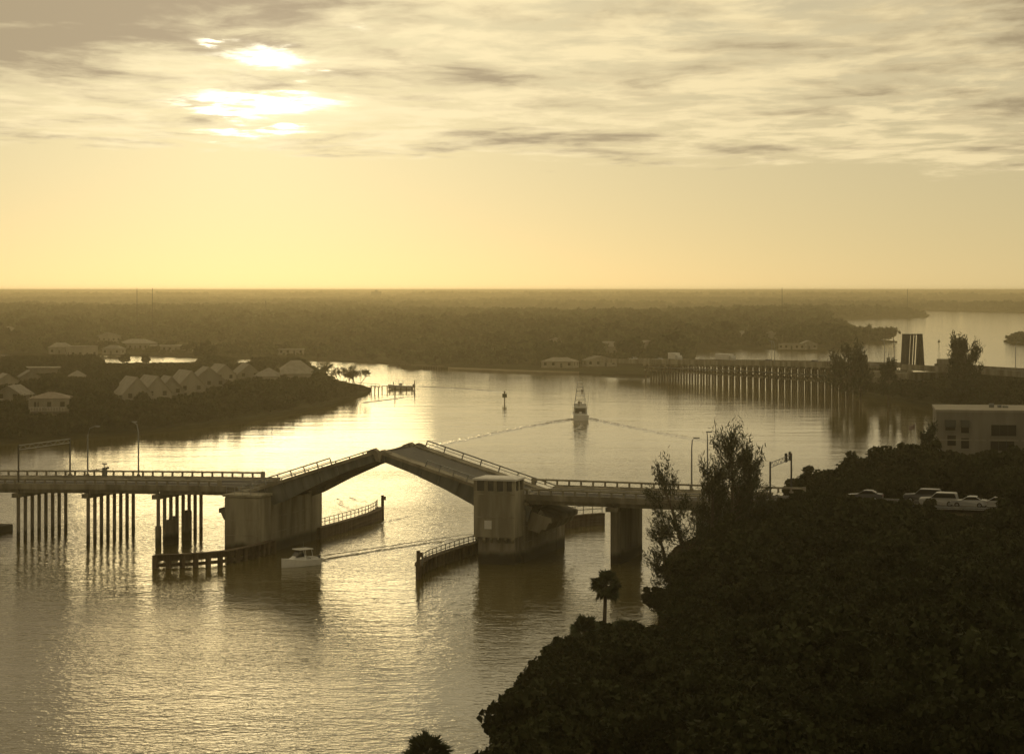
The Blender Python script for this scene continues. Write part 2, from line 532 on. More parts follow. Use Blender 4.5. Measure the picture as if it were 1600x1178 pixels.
# mainland across the water, running to the horizon; the creek behind the spit stays open
MAIN = uv2([(-700, 553), (0, 554), (160, 555), (310, 559), (420, 562), (490, 564), (560, 566), (622, 570), (628, 576), (690, 577), (760, 581),
            (830, 583.5), (900, 585), (950, 588), (1010, 590), (1050, 580), (1086, 560), (1090, 545.5), (1150, 546), (1240, 546), (1335, 545),
            (1338, 538), (1402, 535), (1380, 532.5), (1340, 526), (1310, 515), (1285, 505), (1290, 498), (1380, 497.5), (1448, 496.5), (1453, 493), (1440, 489),
            (1448, 486), (1600, 489), (1900, 490)])
MAIN += [(9000, 3600), (9000, 15000), (-9000, 15000), (-9000, 1180)]
poly_land('mainland_ground', MAIN, 0.8, 'land', 'flat wooded mainland running back to the horizon')
poly_land('islet', uv2([(1568, 534), (1580, 538), (1640, 540), (1760, 541), (1760, 529), (1640, 527), (1585, 527)]), 0.8, 'land', 'dark wooded islet at the right edge of the far water')
CAUSE = uv2([(1334, 612), (1336, 617), (1400, 627), (1470, 639), (1560, 655), (1800, 690), (2100, 690), (2100, 585), (1800, 582), (1500, 578), (1425, 588), (1390, 598)])
poly_land('causeway_ground', CAUSE, 1.2, 'land', 'dark overgrown causeway under the far bridge on the right')
# bright pool among the far trees
poly_land('pool', uv2([(1346, 481.2), (1384, 482.8), (1394, 481.4), (1388, 478.6), (1350, 477.2)], 0.9), 0.95, 'water', 'small bright pool among the far trees', 'water', skirt=0.85)
# sandy shore strips
poly_land('beach', uv2([(700, 579), (760, 581.8), (830, 584.2), (905, 585.8), (905, 583.6), (830, 581.6), (760, 578.6), (700, 576.5)]), 0.86, 'sand', 'narrow sandy beach on the mainland shore', 'beach', skirt=-0.6)

# right bank: a real relief, rising to the road embankment
BR_O = Vector((-77.5, 329.2, 0.26)); BR_A = -math.atan(0.32)
BB = Vector((math.cos(BR_A), math.sin(BR_A), 0)); BN = Vector((-math.sin(BR_A), math.cos(BR_A), 0))
def BW(u, v, z=0.0):
    return BR_O + BB * u + BN * v + Vector((0, 0, z))
def to_uv(x, y):
    d = Vector((x - BR_O.x, y - BR_O.y, 0)); return d.dot(BB), d.dot(BN)
def ZT(u):
    """deck level along the drawbridge"""
    return 8.45 - 0.00018 * (u - 74) ** 2 if u < 110 else 8.22
SHORE = [(-16, 90), (-10, 130), (-4, 152), (-1.0, 166), (1.5, 184), (5.6, 206), (10.4, 222), (14.5, 229), (17.5, 246), (19.5, 262), (21.5, 278), (27, 298),
         (36, 335), (50, 385), (72, 440), (100, 490), (140, 515), (230, 520), (230, 90)]
def seg_dist(px, py, poly):
    """signed distance to a polygon (positive inside), vectorised"""
    d = np.full(px.shape, 1e9); inside = np.zeros(px.shape, bool)
    n = len(poly)
    for i in range(n):
        x0, y0 = poly[i]; x1, y1 = poly[(i + 1) % n]
        dx, dy = x1 - x0, y1 - y0
        t = np.clip(((px - x0) * dx + (py - y0) * dy) / (dx * dx + dy * dy), 0, 1)
        d = np.minimum(d, np.hypot(px - x0 - t * dx, py - y0 - t * dy))
        c = ((y0 > py) != (y1 > py)) & (px < (x1 - x0) * (py - y0) / (y1 - y0 + 1e-12) + x0)
        inside ^= c
    return np.where(inside, d, -d)
def bank_z(px, py):
    px = np.asarray(px, float); py = np.asarray(py, float)
    d = seg_dist(px, py, SHORE)
    z = np.where(d > 0, 0.25 + 3.6 * (1 - np.exp(-d / 16.0)), -0.25 + d * 0.25)
    z = np.maximum(z, -2.5)
    z += np.where(d > 3, 0.5 * np.sin(px * 0.31 + py * 0.11) * np.cos(py * 0.23), 0)
    du = (px - BR_O.x) * BB.x + (py - BR_O.y) * BB.y
    dv = (px - BR_O.x) * BN.x + (py - BR_O.y) * BN.y
    off = np.maximum(np.abs(dv + 7.2) - 9.2, 0) + np.maximum(118 - du, 0) * 1.0
    emb = 8.05 - off * 0.55
    return np.where(d > -2, np.maximum(z, emb), z)
gx = np.arange(-24, 232, 3.0); gy = np.arange(92, 522, 3.0)
GX, GY = np.meshgrid(gx, gy, indexing='ij')
GZ = bank_z(GX, GY)
nv = [(float(a), float(b), float(c)) for a, b, c in zip(GX.ravel(), GY.ravel(), GZ.ravel())]
ny = len(gy)
nf = [(i * ny + j, (i + 1) * ny + j, (i + 1) * ny + j + 1, i * ny + j + 1) for i in range(len(gx) - 1) for j in range(ny - 1)
      if max(GZ[i, j], GZ[i + 1, j], GZ[i, j + 1], GZ[i + 1, j + 1]) > -1.2]
ob = MB().add(nv, nf).build('river_bank', 'soil', smooth=True)
tag(ob, 'dark shadowed river bank in the right foreground', 'river bank', kind='structure')
# trodden sandy track on the bank
cl = [U(1330, 889, 4.0), U(1352, 878, 4.1), U(1385, 862, 4.2), U(1420, 848, 4.3), U(1455, 835, 4.5), U(1500, 820, 4.8)]
b = MB(); rings = []
for i, p in enumerate(cl):
    for q in ([p] if i == len(cl) - 1 else [p.lerp(cl[i + 1], k / 4) for k in range(4)]):
        a = random.uniform(1.0, 1.7)
        rings.append([(q.x + dx * a, q.y, float(bank_z(q.x + dx * a, q.y)) + .09) for dx in (-1.4, -.5, .5, 1.4)])
b.loft(rings, False, False, closed=False)
tag(b.build('path', 'track', smooth=True), 'pale sandy track through the dark scrub on the right bank', 'path', kind='structure')
# approach road on the embankment
b = MB()
us = [118.3] + list(range(121, 262, 5))
for a, c in zip(us[:-1], us[1:]):
    for (v0, v1, z) in ((-13.2, -1.2, 0.10),):
        b.add([BW(a, v0, ZT(a) + z - .1), BW(c, v0, ZT(c) + z - .1), BW(c, v1, ZT(c) + z - .1), BW(a, v1, ZT(a) + z - .1)], [(0, 1, 2, 3)])
rd = tag(b.build('road', 'asphalt'), 'asphalt approach road on the right bank with queueing cars', 'road', kind='structure')
for v in (-13.0, -7.26, -7.06, -1.45):
    s = MB().add([BW(118.3, v, 8.226), BW(261, v, 8.226), BW(261, v + .12, 8.226), BW(118.3, v + .12, 8.226)], [(0, 1, 2, 3)])
    s.build('lane_line', 'white', rd)

# ================================================================== the drawbridge
bridge = thing('drawbridge', BR_O, BR_A, 'concrete drawbridge with both leaves half raised over the channel', 'bridge')
W0 = -15.0                                    # near edge; far edge at 0

def deck_span(u0, u1):
    z0, z1 = ZT(u0), ZT(u1)
    b = MB()
    # slab with raised kerbs and a fascia, one solid section swept along the span
    sec = [(W0, -.50), (W0, .28), (W0 + .45, .28), (W0 + .5, .16), (W0 + 1.7, .16), (W0 + 1.75, 0), (-1.75, 0), (-1.7, .16), (-.5, .16), (-.45, .28), (0, .28), (0, -.50)]
    g = 0.02
    b.loft([[(u0 + g, v, z0 + z) for v, z in sec], [(u1 - g, v, z1 + z) for v, z in sec]])
    d = b.build('deck_span', 'concrete', bridge)
    for v in (-14.2, -10.8, -7.5, -4.2, -0.8):
        MB().loft([[(u0 + .12, v + a, z0 + z) for a, z in ((-.22, -1.05), (.22, -1.05), (.18, -.5), (-.18, -.5))],
                   [(u1 - .12, v + a, z1 + z) for a, z in ((-.22, -1.05), (.22, -1.05), (.18, -.5), (-.18, -.5))]]).build('girder', 'concrete', d)
    MB().add([(u0, -12.6, z0 + .004), (u1, -12.6, z1 + .004), (u1, -2.4, z1 + .004), (u0, -2.4, z0 + .004)], [(0, 1, 2, 3)]).build('road_surface', 'asphalt', d)
    for v in (-12.45, -7.6, -7.4, -2.65):
        MB().add([(u0, v, z0 + .008), (u1, v, z1 + .008), (u1, v + .12, z1 + .008), (u0, v + .12, z0 + .008)], [(0, 1, 2, 3)]).build('lane_line', 'white', d)
    return d

BENTS = [-32.5, -21.6, -10.6, 0.6, 11.8, 23.0, 34.0]
spans = list(zip(BENTS[:-1], BENTS[1:])) + [(34.0, 46.2)]
for a, c in spans: deck_span(a, c)
for a, c in ((87.8, 99.9), (99.9, 111.4), (111.4, 118.3)): deck_span(a, c)

post_me = MB().cbox(-.12, .12, -.13, .13, 0, .52, .02).mesh('rail_post', 'concrete')
big_post_me = MB().cbox(-.28, .28, -.2, .2, 0, .86, .03).mesh('end_post', 'concrete')
def railing(u0, u1, v, step=1.62):
    n = max(2, round((u1 - u0) / step)); us = [u0 + (u1 - u0) * i / n for i in range(n + 1)]
    b = MB()
    b.loft([[(u, v + a, ZT(u) + z) for a, z in ((-.16, .80), (.16, .80), (.19, .98), (.10, 1.05), (-.10, 1.05), (-.19, .98))] for u in us])
    r = b.build('railing', 'concrete_pale', bridge)
    for i, u in enumerate(us):
        if i in (0, n): place('end_post', big_post_me, r, (u, v, ZT(u) + .26))
        else: place('rail_post', post_me, r, (u, v, ZT(u) + .281))
for v in (W0 + .25, -.25):
    railing(-8.0, 43.5, v)
    railing(86.5 if v < -5 else 84.6, 118.0 if v < -5 else 122.5, v, 1.7)

# bents: cap and eight piles each
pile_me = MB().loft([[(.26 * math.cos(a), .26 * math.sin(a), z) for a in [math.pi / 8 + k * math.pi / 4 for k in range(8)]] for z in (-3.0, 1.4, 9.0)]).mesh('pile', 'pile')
for bu in BENTS[1:]:
    zc = ZT(bu) - 1.06
    cap = MB().hexa([(bu - .5, -15.6, zc - .62), (bu + .5, -15.6, zc - .62), (bu + .5, .4, zc - .75), (bu - .5, .4, zc - .75), (bu - .5, -15.6, zc), (bu + .5, -15.6, zc), (bu + .5, .4, zc), (bu - .5, .4, zc)])
    cap.build('pile_cap', 'concrete', bridge)
    if bu == BENTS[3]:
        # raked piles on a footing at the left edge
        for du, dv in ((-2.4, -14.6), (2.2, -14.2), (-2.0, -9.5), (2.0, -9.5), (-2.0, -4.5), (2.0, -4.5)):
            MB().beam((bu + .5 * (1 if du > 0 else -1) * 0.6, dv, zc - .6), (bu + du * .9, dv, 0.6), .5, .5).build('raked_pile', 'pile', bridge)
        MB().cbox(bu - 3.2, bu + 3.2, -15.8, -2.5, -1.5, .75, .1).build('footing', 'concrete', bridge)
        continue
    for k in range(8):
        p = place('pile', pile_me, bridge, (bu, -14.6 + k * 1.94, 0))
        p.scale = (1, 1, (zc - .6) / 9.0)
# patched jackets round the feet of the third bent's piles
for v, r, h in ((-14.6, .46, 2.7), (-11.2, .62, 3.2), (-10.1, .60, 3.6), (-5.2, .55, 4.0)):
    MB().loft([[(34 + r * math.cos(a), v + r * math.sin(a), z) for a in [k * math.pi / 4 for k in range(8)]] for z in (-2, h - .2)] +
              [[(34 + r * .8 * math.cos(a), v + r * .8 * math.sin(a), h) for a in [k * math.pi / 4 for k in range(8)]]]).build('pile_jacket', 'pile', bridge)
# wall piers of the right approach
for u in (99.9, 111.4):
    zc = ZT(u) - 1.06
    rounds = [(-.65, -13.4), (-.4, -13.8), (.4, -13.8), (.65, -13.4), (.65, -1.6), (.4, -1.2), (-.4, -1.2), (-.65, -1.6)]
    MB().loft([[(u + a, v, z) for a, v in rounds] for z in (-3, zc - .55)]).build('pier', 'concrete', bridge)
    MB().box(u - .85, u + .85, -15.2, .2, zc - .55, zc).build('pier_cap', 'concrete', bridge)

# ---- bascule piers
def chamfer_block(u0, u1, v0, v1, z0, z1, c=.12):
    return MB().cbox(u0, u1, v0, v1, z0, z1, c)
# left: block with a stair tower on the near side
lp = MB()
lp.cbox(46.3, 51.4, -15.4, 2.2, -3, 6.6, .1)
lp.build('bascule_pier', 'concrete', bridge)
t = chamfer_block(46.2, 51.5, -19.0, -15.1, -3, 7.55, .15).build('stair_tower', 'concrete_pale', bridge)
MB().box(46.0, 51.7, -19.15, -15.05, 7.55, 7.85).build('coping', 'concrete_pale', t)
for u in (46.5, 47.7, 48.9, 50.1, 51.2): MB().box(u - .03, u + .03, -18.9, -18.84, 7.85, 8.9).build('rail_post', 'galv', t)
for z in (8.35, 8.88): MB().box(46.5, 51.2, -18.9, -18.85, z - .025, z + .025).build('hand_rail', 'galv', t)
MB().cbox(46.25, 51.5, -1.0, 2.9, -3, 7.4, .15).build('far_tower', 'concrete', bridge)
MB().box(46.4, 48.0, -15.3, .3, 6.4, ZT(47) - .3).build('back_wall', 'concrete', bridge)
# right: pier, with the bridge tender's house
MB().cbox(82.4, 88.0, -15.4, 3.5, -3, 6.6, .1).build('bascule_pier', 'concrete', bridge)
MB().cbox(82.55, 87.6, -18.4, -15.42, -3, 3.5, .1).build('house_base', 'pile', bridge)  # darker concrete here paints in the shade under the overhanging house
MB().cbox(82.4, 88.05, -.8, 3.6, -3, 7.4, .15).build('far_tower', 'concrete', bridge)
MB().box(86.4, 87.8, -15.3, .3, 6.4, ZT(87) - .3).build('back_wall', 'concrete', bridge)
hs = MB()
U0, U1, V0, V1 = 82.15, 87.85, -19.0, -14.9
hs.cbox(U0, U1, V0, V1, 3.3, 9.35, .06)
# corner posts and mullions of the glazed storey
house = hs.build('tender_house', 'concrete_pale', bridge)
for (a, c) in ((U0, U0 + .42), (U0 + 1.45, U0 + 1.95), (U0 + 2.75, U0 + 3.2), (U0 + 4.05, U0 + 4.55), (U1 - .42, U1)):
    MB().box(a, c, V0 + .02, V0 + .3, 9.35, 10.75).build('mullion', 'concrete_pale', house)
for (a, c) in ((V0 + .3, V0 + .5), (V0 + 1.8, V0 + 2.2), (V1 - .5, V1 - .05)):
    MB().box(U1 - .3, U1 - .02, a, c, 9.35, 10.75).build('mullion', 'concrete_pale', house)
    MB().box(U0 + .02, U0 + .3, a, c, 9.35, 10.75).build('mullion', 'concrete_pale', house)
for (a, c) in ((U0 + .44, U0 + 1.43), (U0 + 1.97, U0 + 2.73), (U0 + 3.22, U0 + 4.03), (U0 + 4.57, U1 - .44)):
    MB().box(a, c, V0 + .16, V0 + .2, 9.36, 10.74).build('window', 'glass', house)
for u in (U1 - .18, U0 + .14):
    MB().box(u, u + .04, V0 + .5, V1 - .5, 9.36, 10.74).build('window', 'glass', house)
MB().box(U0 + .1, U1 - .1, V1 - .3, V1 - .1, 9.35, 10.75).build('rear_wall', 'concrete_pale', house)
rf = MB().loft([[(U0 - .15, V0 - .15, 10.75), (U1 + .15, V0 - .15, 10.75), (U1 + .15, V1 + .15, 10.75), (U0 - .15, V1 + .15, 10.75)],
                [(U0 - .15, V0 - .15, 10.98), (U1 + .15, V0 - .15, 10.98), (U1 + .15, V1 + .15, 10.98), (U0 - .15, V1 + .15, 10.98)],
                [(U0 + .5, V0 + .5, 11.15), (U1 - .5, V0 + .5, 11.15), (U1 - .5, V1 - .5, 11.15), (U0 + .5, V1 - .5, 11.15)]]).build('roof', 'white', house)
for i in range(6):
    u = U0 + .35 + i * 1.0
    MB().prism_x([(V0 + .02, 3.3), (V0 + .02, 3.0), (V0 + .5, 2.55), (V0 + .5, 3.3)], u - .16, u + .16).build('corbel', 'concrete_pale', house)
MB().box(U0 + 1.5, U0 + 2.5, V0 - .05, V0 - .01, 4.4, 5.5).build('sign_panel', 'white', house)
MB().ball((88.6, -14.8, ZT(88) + .75), .26).build('navigation_lamp', 'lens', bridge)
MB().tube([(88.6, -14.8, ZT(88)), (88.6, -14.8, ZT(88) + .6)], .06, 6).build('lamp_stand', 'galv', bridge)
MB().beam((88.3, -13, 4.2), (90.0, -13, 6.2), .8, 1.0).build('bracket', 'concrete', bridge)

# pour joints: shallow bands standing proud of the pier faces
for z in (2.3, 4.4):
    MB().box(51.40, 51.43, -14.9, 1.9, z, z + .07).build('pour_joint', 'concrete_pale', bridge)
    MB().box(46.5, 51.2, -19.03, -19.0, z, z + .07).build('pour_joint', 'concrete', bridge)
    MB().box(88.0, 88.03, -14.9, -1.0, z, z + .07).build('pour_joint', 'concrete_pale', bridge)
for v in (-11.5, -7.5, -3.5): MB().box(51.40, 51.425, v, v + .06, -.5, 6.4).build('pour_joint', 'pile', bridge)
for z in (5.9, 8.9): MB().box(82.2, 87.8, -19.04, -19.0, z, z + .12).build('string_course', 'concrete', bridge)

# ---- leaves: built level, then turned about the trunnion
def leaf(uh, sgn, ang):
    zh = ZT(uh) - .75
    e = place('leaf', None, bridge, (uh, 0, zh)); e.empty_display_size = .5
    e.rotation_euler = (0, -sgn * ang, 0) if sgn > 0 else (0, ang, 0)
    L = 17.9
    S = lambda x: x * sgn
    top = .75
    for v in (-14.35, -.65):
        prof = [(-4.2, top - .2), (-4.2, -1.5), (-1.5, -2.0), (3.2, -1.9), (8, -1.1), (13, -.55), (L, -.35), (L, top - .2)]
        MB().prism_y([(S(x), z) for x, z in prof], v - .22, v + .22).build('main_girder', 'steel', e)
        for x in (0.8, 3.6, 6.4, 9.2, 12.0, 14.8, 17.4):
            zb = np.interp(x, [-1.5, 3.2, 8, 13, L], [-2.0, -1.9, -1.1, -.55, -.35])
            for sd in (-1, 1):
                MB().box(min(S(x - .08), S(x + .08)), max(S(x - .08), S(x + .08)), min(v + sd * .22, v + sd * .42), max(v + sd * .22, v + sd * .42), zb + .02, top - .22).build('stiffener', 'steel', e)
    for x in (1.0, 3.8, 6.6, 9.4, 12.2, 15.0, L - .3):
        zb = np.interp(x, [-1.5, 3.2, 8, 13, L], [-1.5, -1.4, -.8, -.35, -.2])
        MB().box(min(S(x - .12), S(x + .12)), max(S(x - .12), S(x + .12)), -14.12, -.88, zb, top - .22).build('floor_beam', 'steel_dark', e)
    for v in (-12.3, -10.6, -9.0, -7.5, -6.0, -4.4, -2.7):
        MB().box(min(S(-3.8), S(L)), max(S(-3.8), S(L)), v - .1, v + .1, top - .62, top - .2).build('stringer', 'steel_dark', e)
    dk = MB().box(min(S(-4.0), S(L + .12)), max(S(-4.0), S(L + .12)), -12.6, -2.4, top - .2, top + .02).build('deck_grating', 'grating', e)
    for v0, v1 in ((-15.0, -12.62), (-2.38, 0)):
        MB().box(min(S(-3.6), S(L)), max(S(-3.6), S(L)), v0, v1, top - .18, top + .22).build('footway', 'concrete', e)
    for v in (W0 + .2, -.2):
        x1 = L - (5.2 if (v > -5 and sgn > 0) else .9 if v > -5 else 6.4)
        x0 = -2.8
        MB().box(min(S(x0), S(x1)), max(S(x0), S(x1)), v - .09, v + .09, top + 1.0, top + 1.16).build('hand_rail', 'galv', e)
        MB().box(min(S(x0), S(x1)), max(S(x0), S(x1)), v - .05, v + .05, top + .62, top + .69).build('mid_rail', 'galv', e)
        n = 7
        for i in range(n + 1):
            x = x0 + (x1 - x0) * i / n
            MB().box(S(x) - .07, S(x) + .07, v - .07, v + .07, top + .2, top + 1.0).build('rail_post', 'galv', e)
    # nose castings where the leaves lock
    for v in (-14.35, -.65):
        MB().prism_y([(S(L), -.5), (S(L + .5), -.45), (S(L + .5), top + .1), (S(L + .2), top + .42), (S(L - .9), top + .36), (S(L - 1.1), top - .19), (S(L), top - .19)], v - .62, v + .62).build('nose_casting', 'concrete', e)
    MB().box(min(S(L - .2), S(L + .14)), max(S(L - .2), S(L + .14)), -13.6, -1.4, -.1, top - .25).build('end_beam', 'steel', e)
    # counterweight behind the trunnion
    MB().prism_y([(S(-4.0), top - .9), (S(-7.0), top - .9), (S(-7.2), top - 1.5), (S(-6.9), top - 1.55), (S(-6.7), -1.9), (S(-6.2), -1.95), (S(-6.0), -2.6), (S(-4.0), -2.6)], -13.9, -1.1).build('counterweight', 'concrete', e)
    return e
leaf(49.6, 1, math.radians(17.5))
leaf(84.6, -1, math.radians(17.0))

# ---- lamps, gates and signals on the bridge
def street_lamp(u, v, h, arm, label, two=False, zoff=0.28):
    t = thing('street_lamp', BW(u, v, ZT(u) + zoff), BR_A, label, 'street lamp', 'street lamps along the drawbridge')
    MB().tube([(0, 0, 0), (0, 0, h * .45), (0, 0, h * .8), (arm * .25, 0, h * .95), (arm, 0, h)], [.13, .11, .09, .07, .05], 7).build('pole', 'galv', t)
    MB().cbox(-.2, .2, -.2, .2, -.02, .25, .03).build('base', 'concrete', t)
    b = MB().loft([[(arm + x, y * k, h + z) for y, z in ((-.16, -.08), (.16, -.08), (.14, .06), (-.14, .06))] for x, k in ((-.1, .5), (.15, 1), (.55, 1), (.75, .5))])
    hd = b.build('lamp_head', 'galv', t)
    MB().box(arm + .05, arm + .6, -.11, .11, h - .125, h - .085).build('lens', 'lens', hd)
    return t
street_lamp(15.2, -.55, 7.4, 1.3, 'street lamp with bent arm on the far kerb, left of the traffic gate')
street_lamp(23.6, -.55, 8.0, -1.0, 'tall street lamp on the far rail between gate and left pier')
street_lamp(107.2, -.5, 7.1, .35, 'street lamp on the far rail beside the sparse tree')
street_lamp(109.4, -.5, 8.0, -.1, 'street lamp half hidden by the tall feathery pine')

def gantry(u, h, label, v0=-14.9, v1=-.1, heads=(-11.5, -9.0)):
    t = thing('signal_gantry', BW(u, 0, ZT(u) + .28), BR_A, label, 'signal gantry')
    for v in (v0, v1):
        MB().tube([(0, v, 0), (0, v, h)], [.14, .11], 7).build('post', 'steel_dark', t)
        MB().cbox(-.25, .25, v - .25, v + .25, -.02, .2, .03).build('base', 'concrete', t)
    for dz in (-.15, -.75):
        MB().tube([(0, v0, h + dz), (0, v1, h + dz)], .06, 6).build('chord', 'galv', t)
    n = 12
    b = MB()
    for i in range(n):
        a = v0 + (v1 - v0) * i / n; c = v0 + (v1 - v0) * (i + 1) / n
        b.beam((0, a, h - (.15 if i % 2 else .75)), (0, c, h - (.75 if i % 2 else .15)), .05, .05)
    b.build('lattice', 'galv', t)
    for v in heads:
        s = MB().cbox(-.16, .16, v - .18, v + .18, h - .9, h + .3, .03).build('signal_head', 'steel_dark', t)
        for k in range(3): MB().tube([(.16, v, h - .7 + .33 * k), (.22, v, h - .7 + .33 * k)], .09, 8).build('lens', 'red' if k == 2 else 'steel_dark', s)
    return t
gantry(12.0, 5.6, 'overhead signal gantry across the left approach', heads=())
gantry(120.8, 5.3, 'overhead signal gantry at the right bridge end beside the thicket', heads=(-4.0, -1.2))

def gate(u, v, sgn, arm, label):
    t = thing('traffic_gate', BW(u, v, ZT(u) + .16), BR_A, label, 'traffic gate')
    MB().cbox(-.3, .3, -.3, .3, 0, 1.35, .05).build('housing', 'steel', t)
    a = MB().beam((0, 0, 1.15), (sgn * 2.6, -arm, .95), .10, .14).build('arm', 'white', t)
    MB().beam((0, 0, 1.15), (-sgn * .5, arm * .12, 1.35), .3, .3).build('counterweight', 'steel_dark', t)
    for k in (.3, .6, .95):
        MB().ball((sgn * 2.6 * k, -arm * k, 1.25 - .2 * k), .09).build('warning_lamp', 'red', a)
    MB().tube([(0, 0, 1.35), (0, 0, 2.0)], .05, 6).build('mast', 'galv', t)
    MB().beam((-.4, 0, 1.9), (.4, 0, 1.9), .1, .22).build('crossbuck', 'white', t)
    return t
gate(18.2, -.9, -1, 3.4, 'lowered traffic gate with barrier arm on the left approach')

# ---- timber fenders lining the channel
def fender(name_label, pts, h, rail_h, solid=True, end_post=True, gap_piles=False):
    """pts in bridge u,v: a curved timber wall with walkway and hand rail"""
    P = [BW(u, v) for u, v in pts]
    # resample
    ln = [0]
    for a, c in zip(P[:-1], P[1:]): ln.append(ln[-1] + (c - a).length)
    def at(s):
        for i in range(len(P) - 1):
            if s <= ln[i + 1] or i == len(P) - 2:
                k = (s - ln[i]) / (ln[i + 1] - ln[i]); return P[i].lerp(P[i + 1], k)
    o = P[0].copy()
    t = thing('channel_fender', o, 0, name_label, 'fender', 'timber fenders guiding boats through the draw')
    L = ln[-1]; n = int(L / 1.7)
    ss = [L * i / n for i in range(n + 1)]
    q = [at(s) - o for s in ss]
    tang = [(q[min(i + 1, n)] - q[max(i - 1, 0)]).normalized() for i in range(n + 1)]
    nor = [Vector((-d.y, d.x, 0)) for d in tang]
    if solid:
        for k in range(4):
            z0 = -.6 + (h + .6) * k / 4; z1 = -.6 + (h + .6) * (k + 1) / 4 - .04
            MB().loft([[p + m * .14 + Vector((0, 0, z0)), p + m * .14 + Vector((0, 0, z1)), p - m * .14 + Vector((0, 0, z1)), p - m * .14 + Vector((0, 0, z0))] for p, m in zip(q, nor)]).build('wale', 'timber', t)
    else:
        for z0, z1 in ((h - .8, h - .02), (-.1, .3)):
            MB().loft([[p + m * .2 + Vector((0, 0, z0)), p + m * .2 + Vector((0, 0, z1)), p - m * .2 + Vector((0, 0, z1)), p - m * .2 + Vector((0, 0, z0))] for p, m in zip(q, nor)]).build('wale', 'timber', t)
    MB().loft([[p + m * .75 + Vector((0, 0, h - .02)), p + m * .75 + Vector((0, 0, h + .07)), p - m * .3 + Vector((0, 0, h + .07)), p - m * .3 + Vector((0, 0, h - .02))] for p, m in zip(q, nor)]).build('walkway', 'timber', t)
    for i, (p, m) in enumerate(zip(q, nor)):
        MB().tube([p + m * .34 + Vector((0, 0, -2)), p + m * .34 + Vector((0, 0, h - .02))], .2 if solid else .38, 7).build('pile', 'timber', t)
        if rail_h and i % 1 == 0:
            MB().tube([p + m * .65 + Vector((0, 0, h)), p + m * .65 + Vector((0, 0, h + rail_h))], .06, 5).build('rail_post', 'steel', t)
    if rail_h:
        for z in (h + rail_h, h + rail_h * .55):
            MB().tube([p + m * .65 + Vector((0, 0, z)) for p, m in zip(q, nor)], .055, 5).build('hand_rail', 'steel', t)
    if end_post:
        p = q[-1]
        MB().tube([p + Vector((.2, 0, -2)), p + Vector((.2, 0, h + 1.9))], .24, 8).build('end_pile', 'timber', t)
        s = MB().box(p.x + .1, p.x + .75, p.y - .4, p.y - .3, h + 1.15, h + 1.75).build('board', 'timber', t)
    return t
fender('curved timber fender wall beyond the left pier', [(51.9, 1), (51.9, 10), (51.7, 18), (51.2, 24), (50.3, 29), (49.4, 32)], 1.35, 1.15)
fender('curved timber fender wall in front of the right pier', [(79.2, -2), (78.6, -12), (78.4, -20), (78.5, -27), (79.1, -32), (80.2, -35.3)], 1.35, 1.15)
fender('open pile fender reaching left in front of the left pier', [(51.9, -16), (51.8, -24), (51.0, -29), (49.0, -32), (46.6, -34.2), (44.2, -35.6)], 1.45, 0, solid=False, end_post=False)
fender('short dark pile fender beyond the right pier', [(82.0, 16), (81.9, 22), (82.6, 27), (84.2, 30), (86.0, 32.0)], 1.5, 1.3, end_post=False)

# ================================================================== boats
def hull(L, beam, free, draft=.5, n=10, flare=1.25, m='gel', stern=.92):
    """bow towards +x; closed hull with deck"""
    rings = []
    for i in range(n + 1):
        t = i / n
        x = -L / 2 + L * t
        w = beam / 2 * (stern + (1 - stern) * min(1, t * 3)) * (1 - max(0, (t - .45) / .55) ** 2.2)
        w = max(w, .03)
        sh = free * (1 + .45 * max(0, (t - .35) / .65) ** 1.5)
        k = -draft * (1 - max(0, (t - .6) / .4) ** 2 * 1.05)
        xo = max(0, (t - .8)) * .0
        rings.append([(x, 0, k), (x - xo, w * .80, k * .35), (x, w * .93, .05), (x, w, sh), (x, w * .9, sh + .04), (x, 0, sh + .02), (x, -w * .9, sh + .04), (x, -w, sh), (x, -w * .93, .05), (x, -w * .80, k * .35)])
    return MB().loft(rings)

# white cabin cruiser leaving under the bridge
def heading(p, q):
    d = q - p; return math.atan2(d.y, d.x)
cp = U(468, 884.0); ch = heading(U(520, 877), U(430, 886))
cr = thing('cabin_cruiser', (cp.x, cp.y, 0), ch, 'small white cabin cruiser passing in front of the left pier', 'boat')
cr.scale = (.86, .86, .86)
hull(6.6, 2.5, .95).build('hull', 'gel', cr)
MB().loft([[(2.1, -.45, 1.0), (2.1, .45, 1.0), (-.6, 1.0, 1.0), (-.6, -1.0, 1.0)], [(1.0, -.4, 1.55), (1.0, .4, 1.55), (-.6, .85, 1.65), (-.6, -.85, 1.65)]]).build('cabin', 'gel', cr)
MB().hexa([(1.0, -.75, 1.45), (1.05, .75, 1.45), (-.2, .95, 1.5), (-.2, -.95, 1.5), (.35, -.62, 2.35), (.35, .62, 2.35), (-.3, .85, 2.4), (-.3, -.85, 2.4)]).build('windscreen', 'glass', cr)
for y in (-.92, .92):
    MB().beam((-.3, y, 1.4), (-.15, y * .93, 2.5), .07, .07).build('stanchion', 'gel', cr)
    MB().beam((-1.9, y, 1.0), (-1.6, y * .93, 2.5), .07, .07).build('stanchion', 'gel', cr)
MB().cbox(-1.9, .7, -1.0, 1.0, 2.48, 2.62, .05).build('hardtop', 'gel', cr)
MB().box(-2.9, -1.6, -.85, .85, .98, 1.25).build('cockpit_coaming', 'gel', cr)
MB().cbox(-3.75, -3.25, -.25, .25, .2, 1.35, .06).build('outboard_motor', 'steel_dark', cr)
MB().tube([(-.6, 0, 2.6), (-.8, 0, 3.7)], .02, 5).build('aerial', 'galv', cr)

